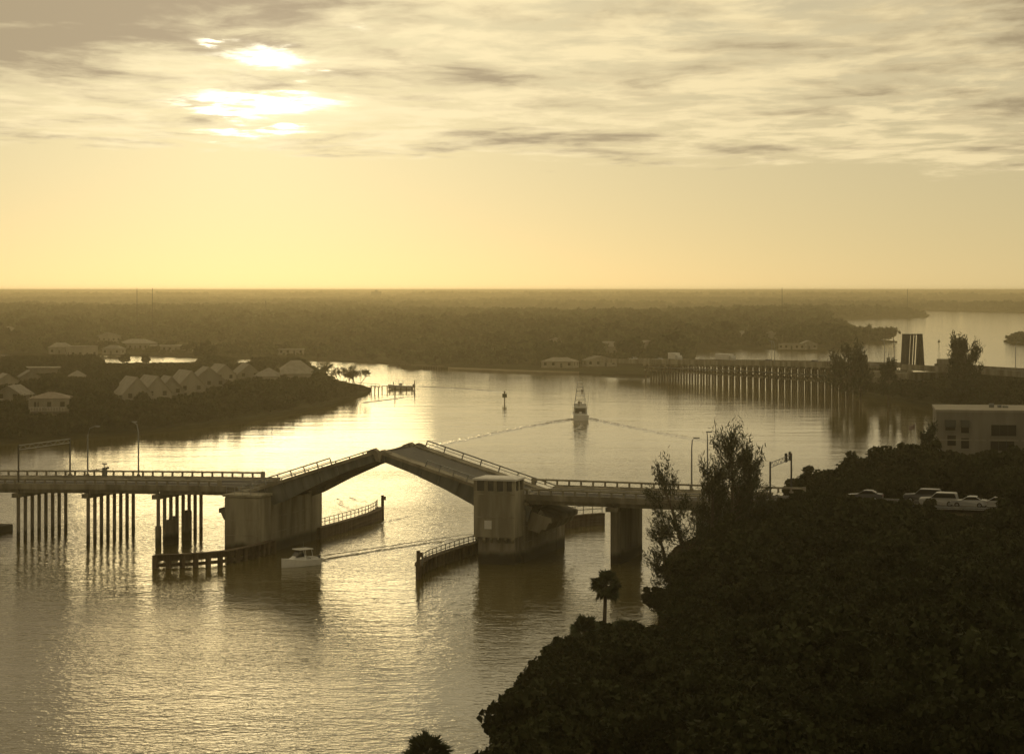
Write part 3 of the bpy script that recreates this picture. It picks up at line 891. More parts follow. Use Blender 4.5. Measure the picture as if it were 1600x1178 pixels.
# sport-fishing boat with a tuna tower, seen from astern
sp = U(907, 656.5); sh = math.radians(91)
sf = thing('sport_fishing_boat', (sp.x, sp.y + 5.5, 0), sh, 'sport fishing boat with tall open tower heading away up the channel', 'boat')
hull(14.0, 4.7, 1.45, .9).build('hull', 'gel', sf)
MB().hexa([(3.6, -1.5, 1.5), (3.6, 1.5, 1.5), (-2.4, 1.95, 1.5), (-2.4, -1.95, 1.5), (1.9, -1.3, 3.4), (1.9, 1.3, 3.4), (-2.4, 1.8, 3.4), (-2.4, -1.8, 3.4)]).build('deckhouse', 'gel', sf)
MB().box(-2.46, -2.41, -1.5, 1.5, 1.75, 3.0).build('saloon_door', 'glass', sf)
MB().cbox(-3.4, 1.6, -1.95, 1.95, 3.4, 3.6, .06).build('bridge_deck', 'gel', sf)
MB().hexa([(1.6, -1.4, 3.6), (1.6, 1.4, 3.6), (-1.0, 1.75, 3.6), (-1.0, -1.75, 3.6), (1.2, -1.3, 4.4), (1.2, 1.3, 4.4), (-1.2, 1.7, 4.4), (-1.2, -1.7, 4.4)]).build('flying_bridge', 'gel', sf)
MB().cbox(-.5, .1, -.6, .6, 4.3, 4.9, .05).build('console', 'gel', sf)
TW = []
for x, y in ((.9, 1.45), (.9, -1.45), (-2.4, 1.75), (-2.4, -1.75)):
    MB().tube([(x, y, 3.5), (x * .55 - .4, y * .72, 6.6), (x * .3 - .5, y * .42, 10.3)], [.055, .05, .04], 6).build('tower_leg', 'galv', sf)
for z, k in ((5.3, .84), (6.6, .72), (7.8, .63), (9.0, .53)):
    b = MB()
    c = [(.9 * k - .4, 1.5 * k), (.9 * k - .4, -1.5 * k), (-2.3 * k - .2, -1.6 * k), (-2.3 * k - .2, 1.6 * k)]
    for i in range(4): b.beam((*c[i], z), (*c[(i + 1) % 4], z), .07, .07)
    b.build('tower_brace', 'galv', sf)
MB().cbox(-1.7, .2, -1.2, 1.2, 6.62, 6.74, .03).build('hard_top', 'gel', sf)
MB().cbox(-1.2, .0, -.72, .72, 9.0, 9.12, .03).build('tower_platform', 'gel', sf)
MB().cbox(-1.1, -.1, -.62, .62, 10.3, 10.4, .03).build('sun_shade', 'gel', sf)
for y in (1.9, -1.9):
    MB().tube([(.2, y, 1.6), (-1.2, y * 1.42, 9.4)], [.04, .015], 5).build('outrigger', 'galv', sf)
MB().tube([(-.5, 0, 10.4), (-.5, 0, 11.3)], .03, 5).build('aerial', 'galv', sf)
MB().box(-7.05, -6.95, -2.0, 2.0, .5, 1.5).build('transom', 'gel', sf)
MB().cbox(-3.6, -3.0, -.35, .35, 1.3, 2.2, .05).build('fighting_chair', 'gel', sf)

def person(loc, rz, label, h=1.72):
    """a small far-off figure: one continuous skinned body"""
    me = bpy.data.meshes.new('person')
    k = h / 1.75
    J = [(0, 0, .95), (0, 0, 1.2), (0, 0, 1.42), (0, .01, 1.52), (0, .02, 1.63), (0, .02, 1.72), (.10, 0, .90), (.11, .02, .5), (.11, -.02, .07), (-.10, 0, .90), (-.11, .02, .5), (-.11, -.02, .07),
         (.19, 0, 1.40), (.25, .05, 1.14), (.22, .25, 1.02), (-.19, 0, 1.40), (-.25, .05, 1.14), (-.22, .25, 1.02), (.11, .14, .04), (-.11, .14, .04)]
    E = [(0, 1), (1, 2), (2, 3), (3, 4), (4, 5), (0, 6), (6, 7), (7, 8), (0, 9), (9, 10), (10, 11), (2, 12), (12, 13), (13, 14), (2, 15), (15, 16), (16, 17), (8, 18), (11, 19)]
    R = [.14, .15, .13, .055, .10, .07, .09, .065, .045, .09, .065, .045, .07, .05, .035, .07, .05, .035, .04, .04]
    me.from_pydata([(a * k, b * k, c * k) for a, b, c in J], E, [])
    o = place('person', me, None, loc, (0, 0, rz))
    o.modifiers.new('skin', 'SKIN'); s = o.modifiers.new('sub', 'SUBSURF'); s.levels = 1; s.render_levels = 1
    for i, r in enumerate(R): me.skin_vertices[0].data[i].radius = (r * k, r * k)
    me.skin_vertices[0].data[0].use_root = True
    o.data.materials.append(M['skin'])
    return tag(o, label, 'person')
SFM = Matrix.Translation((sp.x, sp.y + 5.5, 0)) @ Matrix.Rotation(sh, 4, 'Z')
person(SFM @ Vector((-.9, -.55, 6.74)), sh - math.pi / 2, 'person in dark clothes standing high on the fishing boat tower')
person(SFM @ Vector((-1.6, .3, 3.6)), sh - math.pi / 2, 'person in dark clothes at the wheel of the fishing boat')

# ---- wakes: real ridges on the water
def ridge(pts, w, h, name, label):
    b = MB(); rings = []
    n = len(pts)
    for i, p in enumerate(pts):
        a = pts[max(0, i - 1)]; c = pts[min(n - 1, i + 1)]
        t = (c - a); t.z = 0; t.normalize(); m = Vector((-t.y, t.x, 0))
        e = min(1, i / 3, (n - 1 - i) / 4) if n > 4 else 1
        hh = h * e * random.uniform(.65, 1.2); ww = w * random.uniform(.8, 1.25)
        j = m * random.uniform(-.25, .25) * w
        rings.append([p + j + m * (k * ww) + Vector((0, 0, .012 + hh * math.exp(-(k * 2.4) ** 2) - (.03 if abs(k) == 1 else 0))) for k in (-1, -.6, -.3, -.1, .1, .3, .6, 1)])
    b.loft(rings, False, False, closed=False)
    return tag(b.build(name, 'water', smooth=True), label, 'wake', kind='stuff')
def line(p, q, n):
    return [p.lerp(q, i / (n - 1)) for i in range(n)]
def bend(p, c, q, n):
    return [p.lerp(c, t).lerp(c.lerp(q, t), t) for t in [i / (n - 1) for i in range(n)]]
def joined(name, label, ridges):
    obs = [ridge(*r, 'tmp', '') for r in ridges]
    v = []; f = []
    for o in obs:
        k = len(v); v += [tuple(x.co) for x in o.data.vertices]; f += [tuple(i + k for i in pl.vertices) for pl in o.data.polygons]
        bpy.data.objects.remove(o, do_unlink=True)
    tag(MB().add(v, f).build(name, 'water', smooth=True), label, 'wake', kind='stuff')
def wavelets(path, turn, n, L, w, h, spread=1.0):
    """an arm of a wake: many short overlapping crests fanning off a line"""
    out = []
    m = len(path)
    for i in range(n):
        t = (i + random.random()) / n; k = min(m - 2, int(t * (m - 1))); p = path[k].lerp(path[k + 1], t * (m - 1) - k)
        d = (path[k + 1] - path[k]).normalized(); a = math.atan2(d.y, d.x) + turn + random.uniform(-.12, .12)
        e = Vector((math.cos(a), math.sin(a), 0)); ll = L * random.uniform(.5, 1.2) * (.5 + .7 * t)
        p = p + Vector((-d.y, d.x, 0)) * random.gauss(0, spread * (.25 + t))
        fade = (1 - .65 * t)
        out.append(([p + e * (ll * (q / 6 - .5)) + Vector((-e.y, e.x, 0)) * (.06 * ll * math.sin(q / 6 * 3.14)) for q in range(7)], w * random.uniform(.7, 1.3), h * fade * random.uniform(.6, 1.1)))
    return out
joined('fishing_boat_wake', 'wake of the sport fishing boat spreading in a wide V',
       wavelets(bend(U(893, 655), U(800, 669), U(672, 698), 30), .16, 280, 7.5, .9, .50, .45) + wavelets(bend(U(921, 654), U(1000, 672), U(1105, 690), 30), -.16, 280, 7.5, .9, .50, .45) +
       wavelets(line(U(1100, 689), U(1200, 702), 20), -.1, 30, 6, .5, .12, .8) + wavelets(line(U(907, 660), U(905, 700), 12), 1.5, 40, 3.0, .4, .10, 1.6) + wavelets(line(U(895, 654), U(845, 659), 10), .1, 24, 3.5, .4, .2, .3) + wavelets(line(U(921, 654), U(962, 661), 10), -.1, 24, 3.5, .4, .2, .3))
joined('cruiser_wake', 'trailing wake of the white cabin cruiser',
       wavelets(bend(U(496, 876), U(600, 858), U(742, 838), 30), .10, 140, 3.0, .26, .22, .24) + wavelets(bend(U(498, 869), U(600, 854), U(735, 834), 30), -.08, 70, 2.4, .16, .09, .25) +
       wavelets(line(U(486, 882), U(520, 872), 8), .2, 30, 1.4, .2, .20, .4) + wavelets(bend(U(560, 827), U(605, 815), U(640, 806), 12), .1, 26, 2.4, .25, .11, .3))
joined('crossing_ripples', 'short curved ripples left on the water beyond the left pier',
       wavelets(bend(U(528, 779), U(533, 790), U(550, 797), 8), .1, 16, 1.6, .3, .12, .5) + wavelets(bend(U(545, 777), U(550, 781), U(565, 785), 8), .1, 12, 1.6, .3, .10, .5))
joined('docked_boat_wake', 'faint wake line behind the small boat by the dock',
       [(bend(U(652, 604), U(720, 606), U(790, 613), 40), .9, .2), (bend(U(560, 630), U(600, 626), U(640, 620), 24), .8, .2)])

# ---- channel markers
def marker(px, py, h, label, col='red', board=True):
    p = U(px, py)
    t = thing('channel_marker', p, 0, label, 'channel marker')
    MB().tube([(0, 0, -3), (0, 0, h)], .17, 7).build('pile', 'timber', t)
    if board:
        MB().cbox(-.75, .75, -.28, -.18, h - 1.7, h - .45, .04).build('day_board', col, t)
        MB().cbox(-.55, .55, .18, .28, h - 1.7, h - .6, .04).build('day_board', col, t)
        MB().cbox(-.3, .3, -.3, .3, h - .02, h + .25, .04).build('lamp_base', 'steel_dark', t)
        MB().ball((0, 0, h + .45), .2).build('lantern', 'lens', t)
    return t
marker(788.5, 629, 3.3, 'dark channel marker on a post left of the fishing boat', 'green')
marker(1387, 643, 2.6, 'bare channel post off the causeway shore', board=False)
marker(1467, 541, 4.0, 'small dark channel marker far out right of the raised leaf', 'green')
marker(617, 619, 3.2, 'single mooring post in front of the dock', board=False)

# ---- dock on the spit with a boat moored alongside
dk = thing('boat_dock', U(560, 611), 0, 'timber boat dock running out from the tip of the spit', 'dock')
o = dk.location
def dloc(px, py, z=0):
    return U(px, py, 0) - Vector(o) + Vector((0, 0, z))
for (a, c, hgt) in (((556, 611), (580, 613), 1.6), ((580, 613), (594, 614), 2.2), ((597, 612), (609, 612), 2.0), ((609, 611), (648, 611.5), 1.5)):
    p = dloc(*a, hgt); q = dloc(*c, hgt)
    n = max(3, int((q - p).length / 1.0))
    for i in range(n):
        x0 = p.lerp(q, i / n); x1 = p.lerp(q, (i + .93) / n)
        MB().beam(x0, x1, 2.0, .14).build('plank', 'timber', dk)
    for i in range(0, n + 1, 2):
        for dv in (-.85, .85):
            x = p.lerp(q, i / n)
            MB().tube([(x.x, x.y + dv, -2), (x.x, x.y + dv, hgt + .0)], .16, 6).build('pile', 'timber', dk)
p = dloc(556, 611, 3.0); q = dloc(593, 614, 3.0)
MB().beam(p, q, .12, .14).build('hand_rail', 'timber', dk)
for i in range(7):
    x = p.lerp(q, i / 6); MB().beam((x.x, x.y, 1.5), (x.x, x.y, 3.0), .12, .12).build('rail_post', 'timber', dk)
for px in (648,):
    x = dloc(px, 612); MB().tube([(x.x, x.y, -2), (x.x, x.y, 4.0)], .2, 7).build('mooring_pile', 'timber', dk)
mb = U(626, 608); mo = thing('centre_console_boat', (mb.x, mb.y, .25), math.radians(176), 'open motor boat lying at the end of the dock', 'boat')
hull(9.2, 2.7, 1.0).build('hull', 'gel', mo)
MB().cbox(-.6, .5, -.5, .5, 1.0, 1.95, .05).build('console', 'gel', mo)
for x, y in ((-.9, .7), (-.9, -.7), (.7, .7), (.7, -.7)): MB().tube([(x, y, 1), (x, y, 2.9)], .04, 5).build('stanchion', 'galv', mo)
MB().cbox(-1.3, 1.0, -.95, .95, 2.9, 3.0, .03).build('canopy', 'gel', mo)
MB().cbox(-4.9, -4.4, -.3, .3, .3, 1.6, .06).build('outboard_motor', 'steel_dark', mo)
for x in (-2.6, 1.8): MB().tube([(x, .3, 1), (x - .2, .3, 4.4)], .03, 5).build('rod', 'galv', mo)
person((mb.x - 2.6, mb.y, 1.25), 0, 'person in dark clothes near the bow of the moored boat', 1.5)
# old dock under the mainland trees
dk2 = thing('shore_dock', U(625, 575), 0, 'low dock on piles under the far shore trees', 'dock')
o = dk2.location
p = dloc(622, 574.5, 1.6); q = dloc(692, 578, 1.6)
for i in range(18):
    MB().beam(p.lerp(q, i / 18), p.lerp(q, (i + .94) / 18), 2.4, .2).build('plank', 'timber', dk2)
    x = p.lerp(q, i / 18); MB().tube([(x.x, x.y - 1, -2), (x.x, x.y - 1, 1.5)], .2, 6).build('pile', 'timber', dk2)

# ================================================================== houses
def house(name, px, py, w, d, h, rz, label, roof='gable', rh=None, wall='stucco', roofm='roof_grey', zg=1.2, floors=1, chimney=False, group=None, cat='house', porch=False, loc=None):
    p = U(px, py, zg) if loc is None else loc
    t = thing(name, (p.x, p.y, zg - .4), rz, label, cat, group)
    rh = rh if rh is not None else w * .28
    hw, hd = w / 2, d / 2
    wl = MB()
    if roof in ('gable', 'shed'):
        poly = [(-hw, 0), (hw, 0), (hw, h), (0, h + rh), (-hw, h)] if roof == 'gable' else [(-hw, 0), (hw, 0), (hw, h), (-hw, h + rh)]
        wl.prism_y(poly, -hd, hd)
    else:
        wl.box(-hw, hw, -hd, hd, 0, h)
    wo = wl.build('wall', wall, t)
    r = MB(); e = .35
    if roof == 'gable':
        s = rh / hw
        for sg in (-1, 1):
            r.add([(0, -hd - e, h + rh + .02), (sg * (hw + e), -hd - e, h - s * e + .02), (sg * (hw + e), hd + e, h - s * e + .02), (0, hd + e, h + rh + .02),
                   (0, -hd - e, h + rh + .2), (sg * (hw + e), -hd - e, h - s * e + .2), (sg * (hw + e), hd + e, h - s * e + .2), (0, hd + e, h + rh + .2)],
                  [(3, 2, 1, 0), (4, 5, 6, 7), (0, 1, 5, 4), (1, 2, 6, 5), (2, 3, 7, 6), (3, 0, 4, 7)])
    elif roof == 'shed':
        r.hexa([(-hw - e, -hd - e, h + rh + .05), (hw + e, -hd - e, h - .03), (hw + e, hd + e, h - .03), (-hw - e, hd + e, h + rh + .05),
                (-hw - e, -hd - e, h + rh + .25), (hw + e, -hd - e, h + .2), (hw + e, hd + e, h + .2), (-hw - e, hd + e, h + rh + .25)])
    elif roof == 'hip':
        k = min(hw, hd) * .95
        lo = [(-hw - e, -hd - e, h), (hw + e, -hd - e, h), (hw + e, hd + e, h), (-hw - e, hd + e, h)]
        hi = [(-hw + k, -hd + k, h + rh), (hw - k, -hd + k, h + rh), (hw - k, hd - k, h + rh), (-hw + k, hd - k, h + rh)]
        r.loft([lo, [(a, b_, h + .15) for a, b_, _ in lo], hi])
    else:
        r.loft([[(-hw - .2, -hd - .2, h), (hw + .2, -hd - .2, h), (hw + .2, hd + .2, h), (-hw - .2, hd + .2, h)], [(-hw - .2, -hd - .2, h + .4), (hw + .2, -hd - .2, h + .4), (hw + .2, hd + .2, h + .4), (-hw - .2, hd + .2, h + .4)]])
    ro = r.build('roof', roofm, t)
    if chimney: MB().box(-hw * .5 - .3, -hw * .5 + .3, hd * .3, hd * .3 + .6, h, h + rh + 1.0).build('chimney', 'stucco_grey', ro)
    n = max(2, int(w / 3.2))
    for fl in range(floors):
        zb = 1.0 + fl * (h / floors)
        for i in range(n):
            x = -hw + w * (i + .5) / n
            if fl == 0 and i == n // 2:
                MB().box(x - .5, x + .5, -hd - .05, -hd - .01, .1, 2.2).build('door', 'steel_dark', t)
                continue
            wi = MB().box(x - .6, x + .6, -hd - .05, -hd - .01, zb, zb + 1.4).build('window', 'glass', t)
            MB().box(x - .72, x + .72, -hd - .12, -hd - .02, zb - .13, zb - .03).build('sill', 'white', wi)
        m = max(1, int(d / 4))
        for i in range(m):
            y = -hd + d * (i + .5) / m
            for sg in (-1, 1):
                MB().box(min(sg * (hw + .01), sg * (hw + .05)), max(sg * (hw + .01), sg * (hw + .05)), y - .6, y + .6, zb, zb + 1.4).build('window', 'glass', t)
    if porch:
        MB().box(-hw, hw, -hd - 2.2, -hd - .06, h * .5 - .12, h * .5 + .1).build('balcony_floor', 'stucco', t)
        for i in range(6):
            x = -hw + w * i / 5 * .96 + .1
            MB().box(x - .16, x + .16, -hd - 2.2, -hd - 1.9, 0, h - .05).build('column', 'stucco', t)
        for i in range(14):
            x = -hw + w * (i + .5) / 14
            MB().box(x - .05, x + .05, -hd - 2.16, -hd - 2.06, h * .5 + .1, h * .5 + 1.0).build('baluster', 'white', t)
        MB().box(-hw, hw, -hd - 2.2, -hd - 2.0, h * .5 + 1.0, h * .5 + 1.12).build('hand_rail', 'white', t)
    return t

G1 = 'row of pale townhouses on the spit'
for i, (px, py, w, d, h, rh, lb) in enumerate([
        (206, 635, 7.4, 12, 4.4, 4.0, 'pale steep-roofed townhouse nearest the left, lowest in the row'),
        (236, 631, 7.0, 12, 4.4, 3.8, 'second pale steep-roofed townhouse from the left of the row'),
        (262, 626, 6.6, 11, 4.0, 3.4, 'third townhouse of the row, partly sunk in shrubs'),
        (290, 622, 7.6, 12, 4.5, 4.0, 'fourth townhouse of the row with tall pale gable'),
        (322, 614, 9.6, 11, 4.6, 3.8, 'fifth townhouse of the row with broad gable and dark front'),
        (344, 603, 7.0, 9, 4.4, 3.2, 'sixth townhouse of the row, half behind shrubs'),
        (384, 599, 7.5, 9, 4.0, 3.0, 'small pale house right of the townhouse row')]):
    house('townhouse', px, py, w * 1.2, d * 1.15, h, math.radians([24, 27, 20, 25, 17, 29, 22][i]), lb, 'gable', rh * 1.2, ['stucco', 'stucco', 'stucco_grey', 'stucco', 'stucco_grey', 'stucco', 'stucco_grey'][i], ['roof_pale', 'roof_pale', 'roof_grey', 'roof_pale', 'roof_grey', 'roof_pale', 'roof_grey'][i], 1.2, 2, group=G1)
house('villa', 80, 657, 10.2, 9, 6.4, math.radians(6), 'two storey white villa with columned balcony on the near shore', 'hip', 1.6, 'stucco', 'roof_brown', 1.2, 2, porch=True)
house('long_building', 66, 590, 29, 12, 4.2, math.radians(4), 'long low flat roofed building behind the left houses', 'flat', 0, 'stucco_grey', 'roof_pale', 1.2, 1, cat='building')
house('cottage', 121, 597, 6.4, 8, 2.6, math.radians(12), 'small cottage with pale hipped roof right of the long building', 'hip', 2.2, 'stucco', 'roof_pale', 1.2)
house('cottage', 8, 609, 7.5, 9, 3.6, math.radians(25), 'cottage with pale gable at the left edge below the long building', 'gable', 2.4, 'stucco', 'roof_pale', 1.2)
house('cottage', 22, 636, 8.5, 9, 4.2, math.radians(-10), 'shaded house at the left edge beside the villa', 'gable', 2.6, 'stucco_grey', 'roof_grey', 1.2, 2)
house('cottage', 45, 600, 7, 8, 3.2, math.radians(20), 'small house under the end of the long building', 'gable', 2.2, 'stucco_grey', 'roof_grey', 1.2)
house('pavilion_house', 462, 597, 15, 12, 3.6, math.radians(14), 'broad house with big pale hipped roof near the tip of the spit', 'hip', 5.0, 'stucco', 'roof_pale', 1.2)
house('pavilion_house', 420, 600, 10, 10, 3.2, math.radians(18), 'house with hipped roof between townhouses and the tip of the spit', 'hip', 3.2, 'stucco', 'roof_grey', 1.2)

FAR = [  # px, base y, width m, height m, roof, label
    (128, 556, 15, 8.5, 'flat', 'boxy pale apartment block on the shore behind the long building'),
    (95, 552, 12, 6, 'hip', 'pale house left of the far apartment block'),
    (178, 553, 11, 5, 'hip', 'pale roofed house on the far creek bank'),
    (170, 533, 16, 6, 'gable', 'long pale roof deep in the trees at upper left'),
    (215, 545, 20, 6, 'hip', 'wide grey roof in trees beyond the creek'),
    (270, 548, 26, 5, 'flat', 'long flat roof in trees beyond the creek'),
    (14, 522, 20, 6, 'gable', 'pale roof in the far woods at the left edge'),
    (455, 553, 14, 4.5, 'flat', 'low white building on the mainland above the spit'),
    (836, 521, 18, 6, 'hip', 'small pale roof in the middle woods'),
    (867, 545, 16, 6.5, 'gable', 'house with pale slanting roof in the middle woods'),
    (958, 525, 28, 6, 'hip', 'long pale roof in the woods above the fishing boat'),
    (1000, 530, 16, 7, 'gable', 'house with tall pale gable right of the long roof'),
    (950, 553, 20, 7, 'hip', 'large hipped house in the woods behind the far bridge'),
    (1010, 548, 12, 6, 'gable', 'narrow gabled house in the woods behind the far bridge'),
    (875, 573, 15, 4.5, 'hip', 'low house on the mainland shore'),
    (935, 571, 15, 4.5, 'gable', 'long low shore house left of the far bridge'),
    (1095, 528, 16, 6, 'gable', 'pale roof in the woods above the far lagoon'),
    (1165, 530, 24, 6, 'hip', 'long pale roof in the right woods'),
    (1205, 531, 14, 6, 'gable', 'short pale roof right of the long one in the right woods'),
    (1240, 545, 16, 5, 'flat', 'white waterside house on the far lagoon'),
    (1262, 545, 10, 5, 'gable', 'small white waterside house right on the far lagoon'),
]
FAR_SPOTS = []
for px, py, w, h, rf_, lb in FAR:
    p = U(px, py, 1.0); FAR_SPOTS.append((p.x, p.y, w))
    house('house', px, py, w, w * .6, h * .62, math.radians(random.uniform(-25, 25)), lb, rf_, h * .42, random.choice(['stucco', 'stucco_grey']), random.choice(['roof_pale', 'roof_grey', 'roof_pale']), 1.2)

# white office block on the right bank
wb = thing('office_building', (0, 0, 0), 0, 'white three storey building with dark window bays at the right edge', 'building')
D0 = 385.0; X0 = (1463 - 800) / F * D0; z0 = float(bank_z(X0 + 8, D0 + 5)) - .5
wb.location = (X0, D0, z0); wb.rotation_euler = (0, 0, math.radians(-9))
HT = 36 - (644 - YH) * D0 / F - z0
MB().box(0, 30, 0, 18, 0, HT).build('wall', 'stucco_grey', wb)
MB().box(-.15, 30.1, -.15, 18.1, HT, HT + .45).build('parapet', 'stucco', wb)
def bay(x0, x1, zt, zb, awn=False):
    b = MB().box(x0, x1, -.06, -.015, zb, zt).build('window', 'glass', wb)
    MB().box(x0 - .1, x1 + .1, -.16, -.07, zb - .16, zb - .02).build('sill', 'stucco_grey', b)
    n = max(1, int((x1 - x0) / 1.2))
    for i in range(1, n):
        x = x0 + (x1 - x0) * i / n
        MB().box(x - .03, x + .03, -.1, -.065, zb, zt).build('mullion', 'steel_dark', b)
    if awn:
        MB().hexa([(x0 - .1, -.9, zt - .9), (x1 + .1, -.9, zt - .9), (x1 + .1, -.02, zt - .4), (x0 - .1, -.02, zt - .4), (x0 - .1, -.9, zt - .8), (x1 + .1, -.9, zt - .8), (x1 + .1, -.02, zt + .35), (x0 - .1, -.02, zt + .35)]).build('awning', 'awning', wb)
zz2 = lambda py: 36 - (py - YH) * D0 / F - z0
xx2 = lambda px: (px - 1463) / F * D0
for a, c, t_, b_, aw in ((1477, 1492, 659, 672, True), (1480, 1493, 680, 696, False), (1501, 1513, 659, 676, True), (1501, 1513, 684, 700, False), (1547, 1585, 663, 680, False), (1546, 1582, 686, 703, False), (1598, 1625, 663, 680, False), (1598, 1625, 686, 703, False)):
    bay(xx2(a), xx2(c), zz2(t_), zz2(b_), aw)
for z in (3.6, 6.6): MB().box(-.05, 30.05, -.1, -.01, z, z + .22).build('ledge', 'stucco', wb)
for x in (0.0, 6.2, 8.6, 14.2, 18.5): MB().box(x, x + .45, -.12, -.02, 0, HT - .02).build('pilaster', 'stucco_grey', wb)
for (x, w, h) in ((9.6, .9, .7), (11.1, .7, .5), (12.0, 1.0, .35)):
    MB().cbox(x, x + w, 8, 9.2, HT + .45, HT + .45 + h, .06).build('roof_unit', 'steel', wb)

# flag pole beside it
fp = U(1430, 690, 4); fl = thing('flagpole', (fp.x, 352.0, float(bank_z(66, 352)) - .3), 0, 'flagpole with a small drooping flag beside the white building', 'flagpole')
fl.location.x = (1430 - 800) / F * 352
ztop = 36 - (661 - YH) * 352 / F - fl.location.z
MB().tube([(0, 0, 0), (0, 0, ztop)], [.09, .05], 6).build('pole', 'white', fl)
MB().hexa([(-1.0, -.15, ztop - 1.25), (0, 0, ztop - .95), (0, .03, ztop - .95), (-1.0, -.12, ztop - 1.25), (-1.0, .1, ztop - .55), (0, 0, ztop - .1), (0, .03, ztop - .1), (-1.0, .13, ztop - .55)]).build('flag', 'flag_cloth', fl)

# ================================================================== cars
def car(name, loc, rz, paint, label, kind='sedan', group='cars waiting on the right approach'):
    t = thing(name, loc, rz, label, 'car', group)
    if kind == 'suv':
        L, W_, prof = 4.8, 1.85, [(-2.4, .45), (-2.42, .9), (-2.3, 1.05), (-1.0, 1.12), (-.35, 1.72), (-.1, 1.78), (2.1, 1.76), (2.25, 1.65), (2.4, 1.05), (2.42, .5), (2.3, .38), (-2.3, .38)]
        glass = [(-.85, 1.13), (-.3, 1.66), (2.05, 1.66), (2.25, 1.13)]
    else:
        L, W_, prof = 4.6, 1.75, [(-2.28, .4), (-2.3, .68), (-2.1, .82), (-.95, .92), (-.2, 1.36), (.15, 1.42), (.95, 1.40), (1.65, 1.0), (2.2, .96), (2.3, .8), (2.28, .4), (2.1, .3), (-2.1, .3)]
        glass = [(-.8, .94), (-.18, 1.32), (.92, 1.33), (1.5, 1.0)]
    hw = W_ / 2
    rings = []
    for y, k in ((-hw, .0), (-hw + .12, 1), (hw - .12, 1), (hw, .0)):
        rings.append([(x * (.985 if k == 0 else 1), y * (1 if z < 1.0 else .88), z - (.05 if (k == 0 and z > .9) else 0)) for x, z in prof])
    MB().loft(rings).build('body', paint, t)
    for sg in (-1, 1):
        y = sg * (hw * .93)
        MB().prism_y(glass, min(y, y + sg * .045), max(y, y + sg * .045)).build('side_window', 'glass', t)
    for (x0, z0, x1, z1) in ((glass[0][0] - .03, glass[0][1], glass[1][0] - .06, glass[1][1] + .03), (glass[3][0] + .1, glass[3][1], glass[2][0] + .1, glass[2][1])):
        MB().beam((x0, 0, z0 + .03), (x1, 0, z1), W_ * .74, .05).build('windscreen', 'glass', t)
    r = .36 if kind == 'suv' else .32
    for x in (-L * .31, L * .30):
        for sg in (-1, 1):
            wh = MB().tube([(x, sg * (hw - .2), r), (x, sg * (hw + .02), r)], r, 12).build('wheel', 'rubber', t)
            MB().tube([(x, sg * (hw + .0), r), (x, sg * (hw + .035), r)], r * .6, 10).build('rim', 'galv', wh)
    for sg in (-1, 1):
        MB().cbox(-L / 2 - .02, -L / 2 + .1, sg * hw * .72 - .16, sg * hw * .72 + .16, .62, .78, .02).build('headlight', 'lens', t)
        MB().cbox(L / 2 - .1, L / 2 + .02, sg * hw * .75 - .13, sg * hw * .75 + .13, .68, .86, .02).build('tail_light', 'red', t)
    return t
def car_at(px, v, paint, label, kind='sedan', flip=False):
    # solve u on the road for this bearing
    k = (px - 800) / F; o = BR_O + BN * v
    u = (k * o.y - o.x) / (BB.x - k * BB.y)
    return car('car', BW(u, v, 8.232), BR_A + (math.pi if flip else 0), paint, label, kind)
car_at(1467, -9.2, 'car_white', 'white sport utility vehicle waiting on the road below the building', 'suv')
car_at(1514, -9.4, 'car_silver', 'pale sedan just behind the white sport utility vehicle')
car_at(1556, -9.2, 'car_white', 'third pale car in the queue, half hidden by trees')
car_at(1442, -5.0, 'car_dark', 'dark car in the far lane behind the white vehicle', 'suv')
car_at(1352, -5.2, 'car_dark', 'dark car in the far lane nearest the bridge')

# guard rail along the near side of the approach
gr = thing('guard_rail', BW(133, -14.2, 8.05), BR_A, 'low guard rail along the near edge of the approach road', 'guard rail')
for i in range(16):
    MB().box(i * 4.0 - .06, i * 4.0 + .06, -.06, .06, -.1, .6).build('post', 'timber', gr)
MB().loft([[(x, -.08 + a, z) for a, z in ((0, .35), (.05, .42), (0, .5), (.05, .58), (0, .66), (-.03, .5))] for x in (0, 60)]).build('rail', 'galv', gr)

# ================================================================== far bridge
FA = Vector((52, 887, 0.65)); FD = Vector((65.8, -132, 0)); FL = FD.length; FD.normalize(); FN = Vector((-FD.y, FD.x, 0))
FROT = math.atan2(FD.y, FD.x)
far = thing('far_bridge', FA, FROT, 'long low far bridge on many piles with one leaf standing open', 'bridge')
def FZ(s):
    t = s / FL
    return float(np.interp(t, [-1.0, -.5, 0, .5, 1.15, 1.45, 2.4], [4.4, 5.2, 6.3, 8.0, 9.7, 9.7, 7.4]))
def FWd(s, v, z=0): return FA + FD * s + FN * v + Vector((0, 0, z))
segs = list(np.arange(-34, 158, 12.0)) + [158.0]
def fspan(a, c):
    sec = [(0, -1.1), (0, .75), (.3, .75), (.32, 0), (13.7, 0), (13.7, .75), (14, .75), (14, -1.1)]
    d = MB().loft([[(a + .02, v, FZ(a) + z) for v, z in sec], [(c - .02, v, FZ(c) + z) for v, z in sec]]).build('deck_span', 'concrete', far)
    MB().add([(a, .5, FZ(a) + .01), (c, .5, FZ(c) + .01), (c, 13.5, FZ(c) + .01), (a, 13.5, FZ(a) + .01)], [(0, 1, 2, 3)]).build('road_surface', 'asphalt', d)
for a, c in zip(segs[:-1], segs[1:]): fspan(a, c)
for a, c in ((176, 200), (200, 220), (220, 245), (245, 275), (275, 310)): fspan(a, c)
fp_me = MB().loft([[(.36 * math.cos(a), .36 * math.sin(a), z) for a in [k * math.pi / 3 for k in range(6)]] for z in (-3, 10)]).mesh('pile', 'timber')
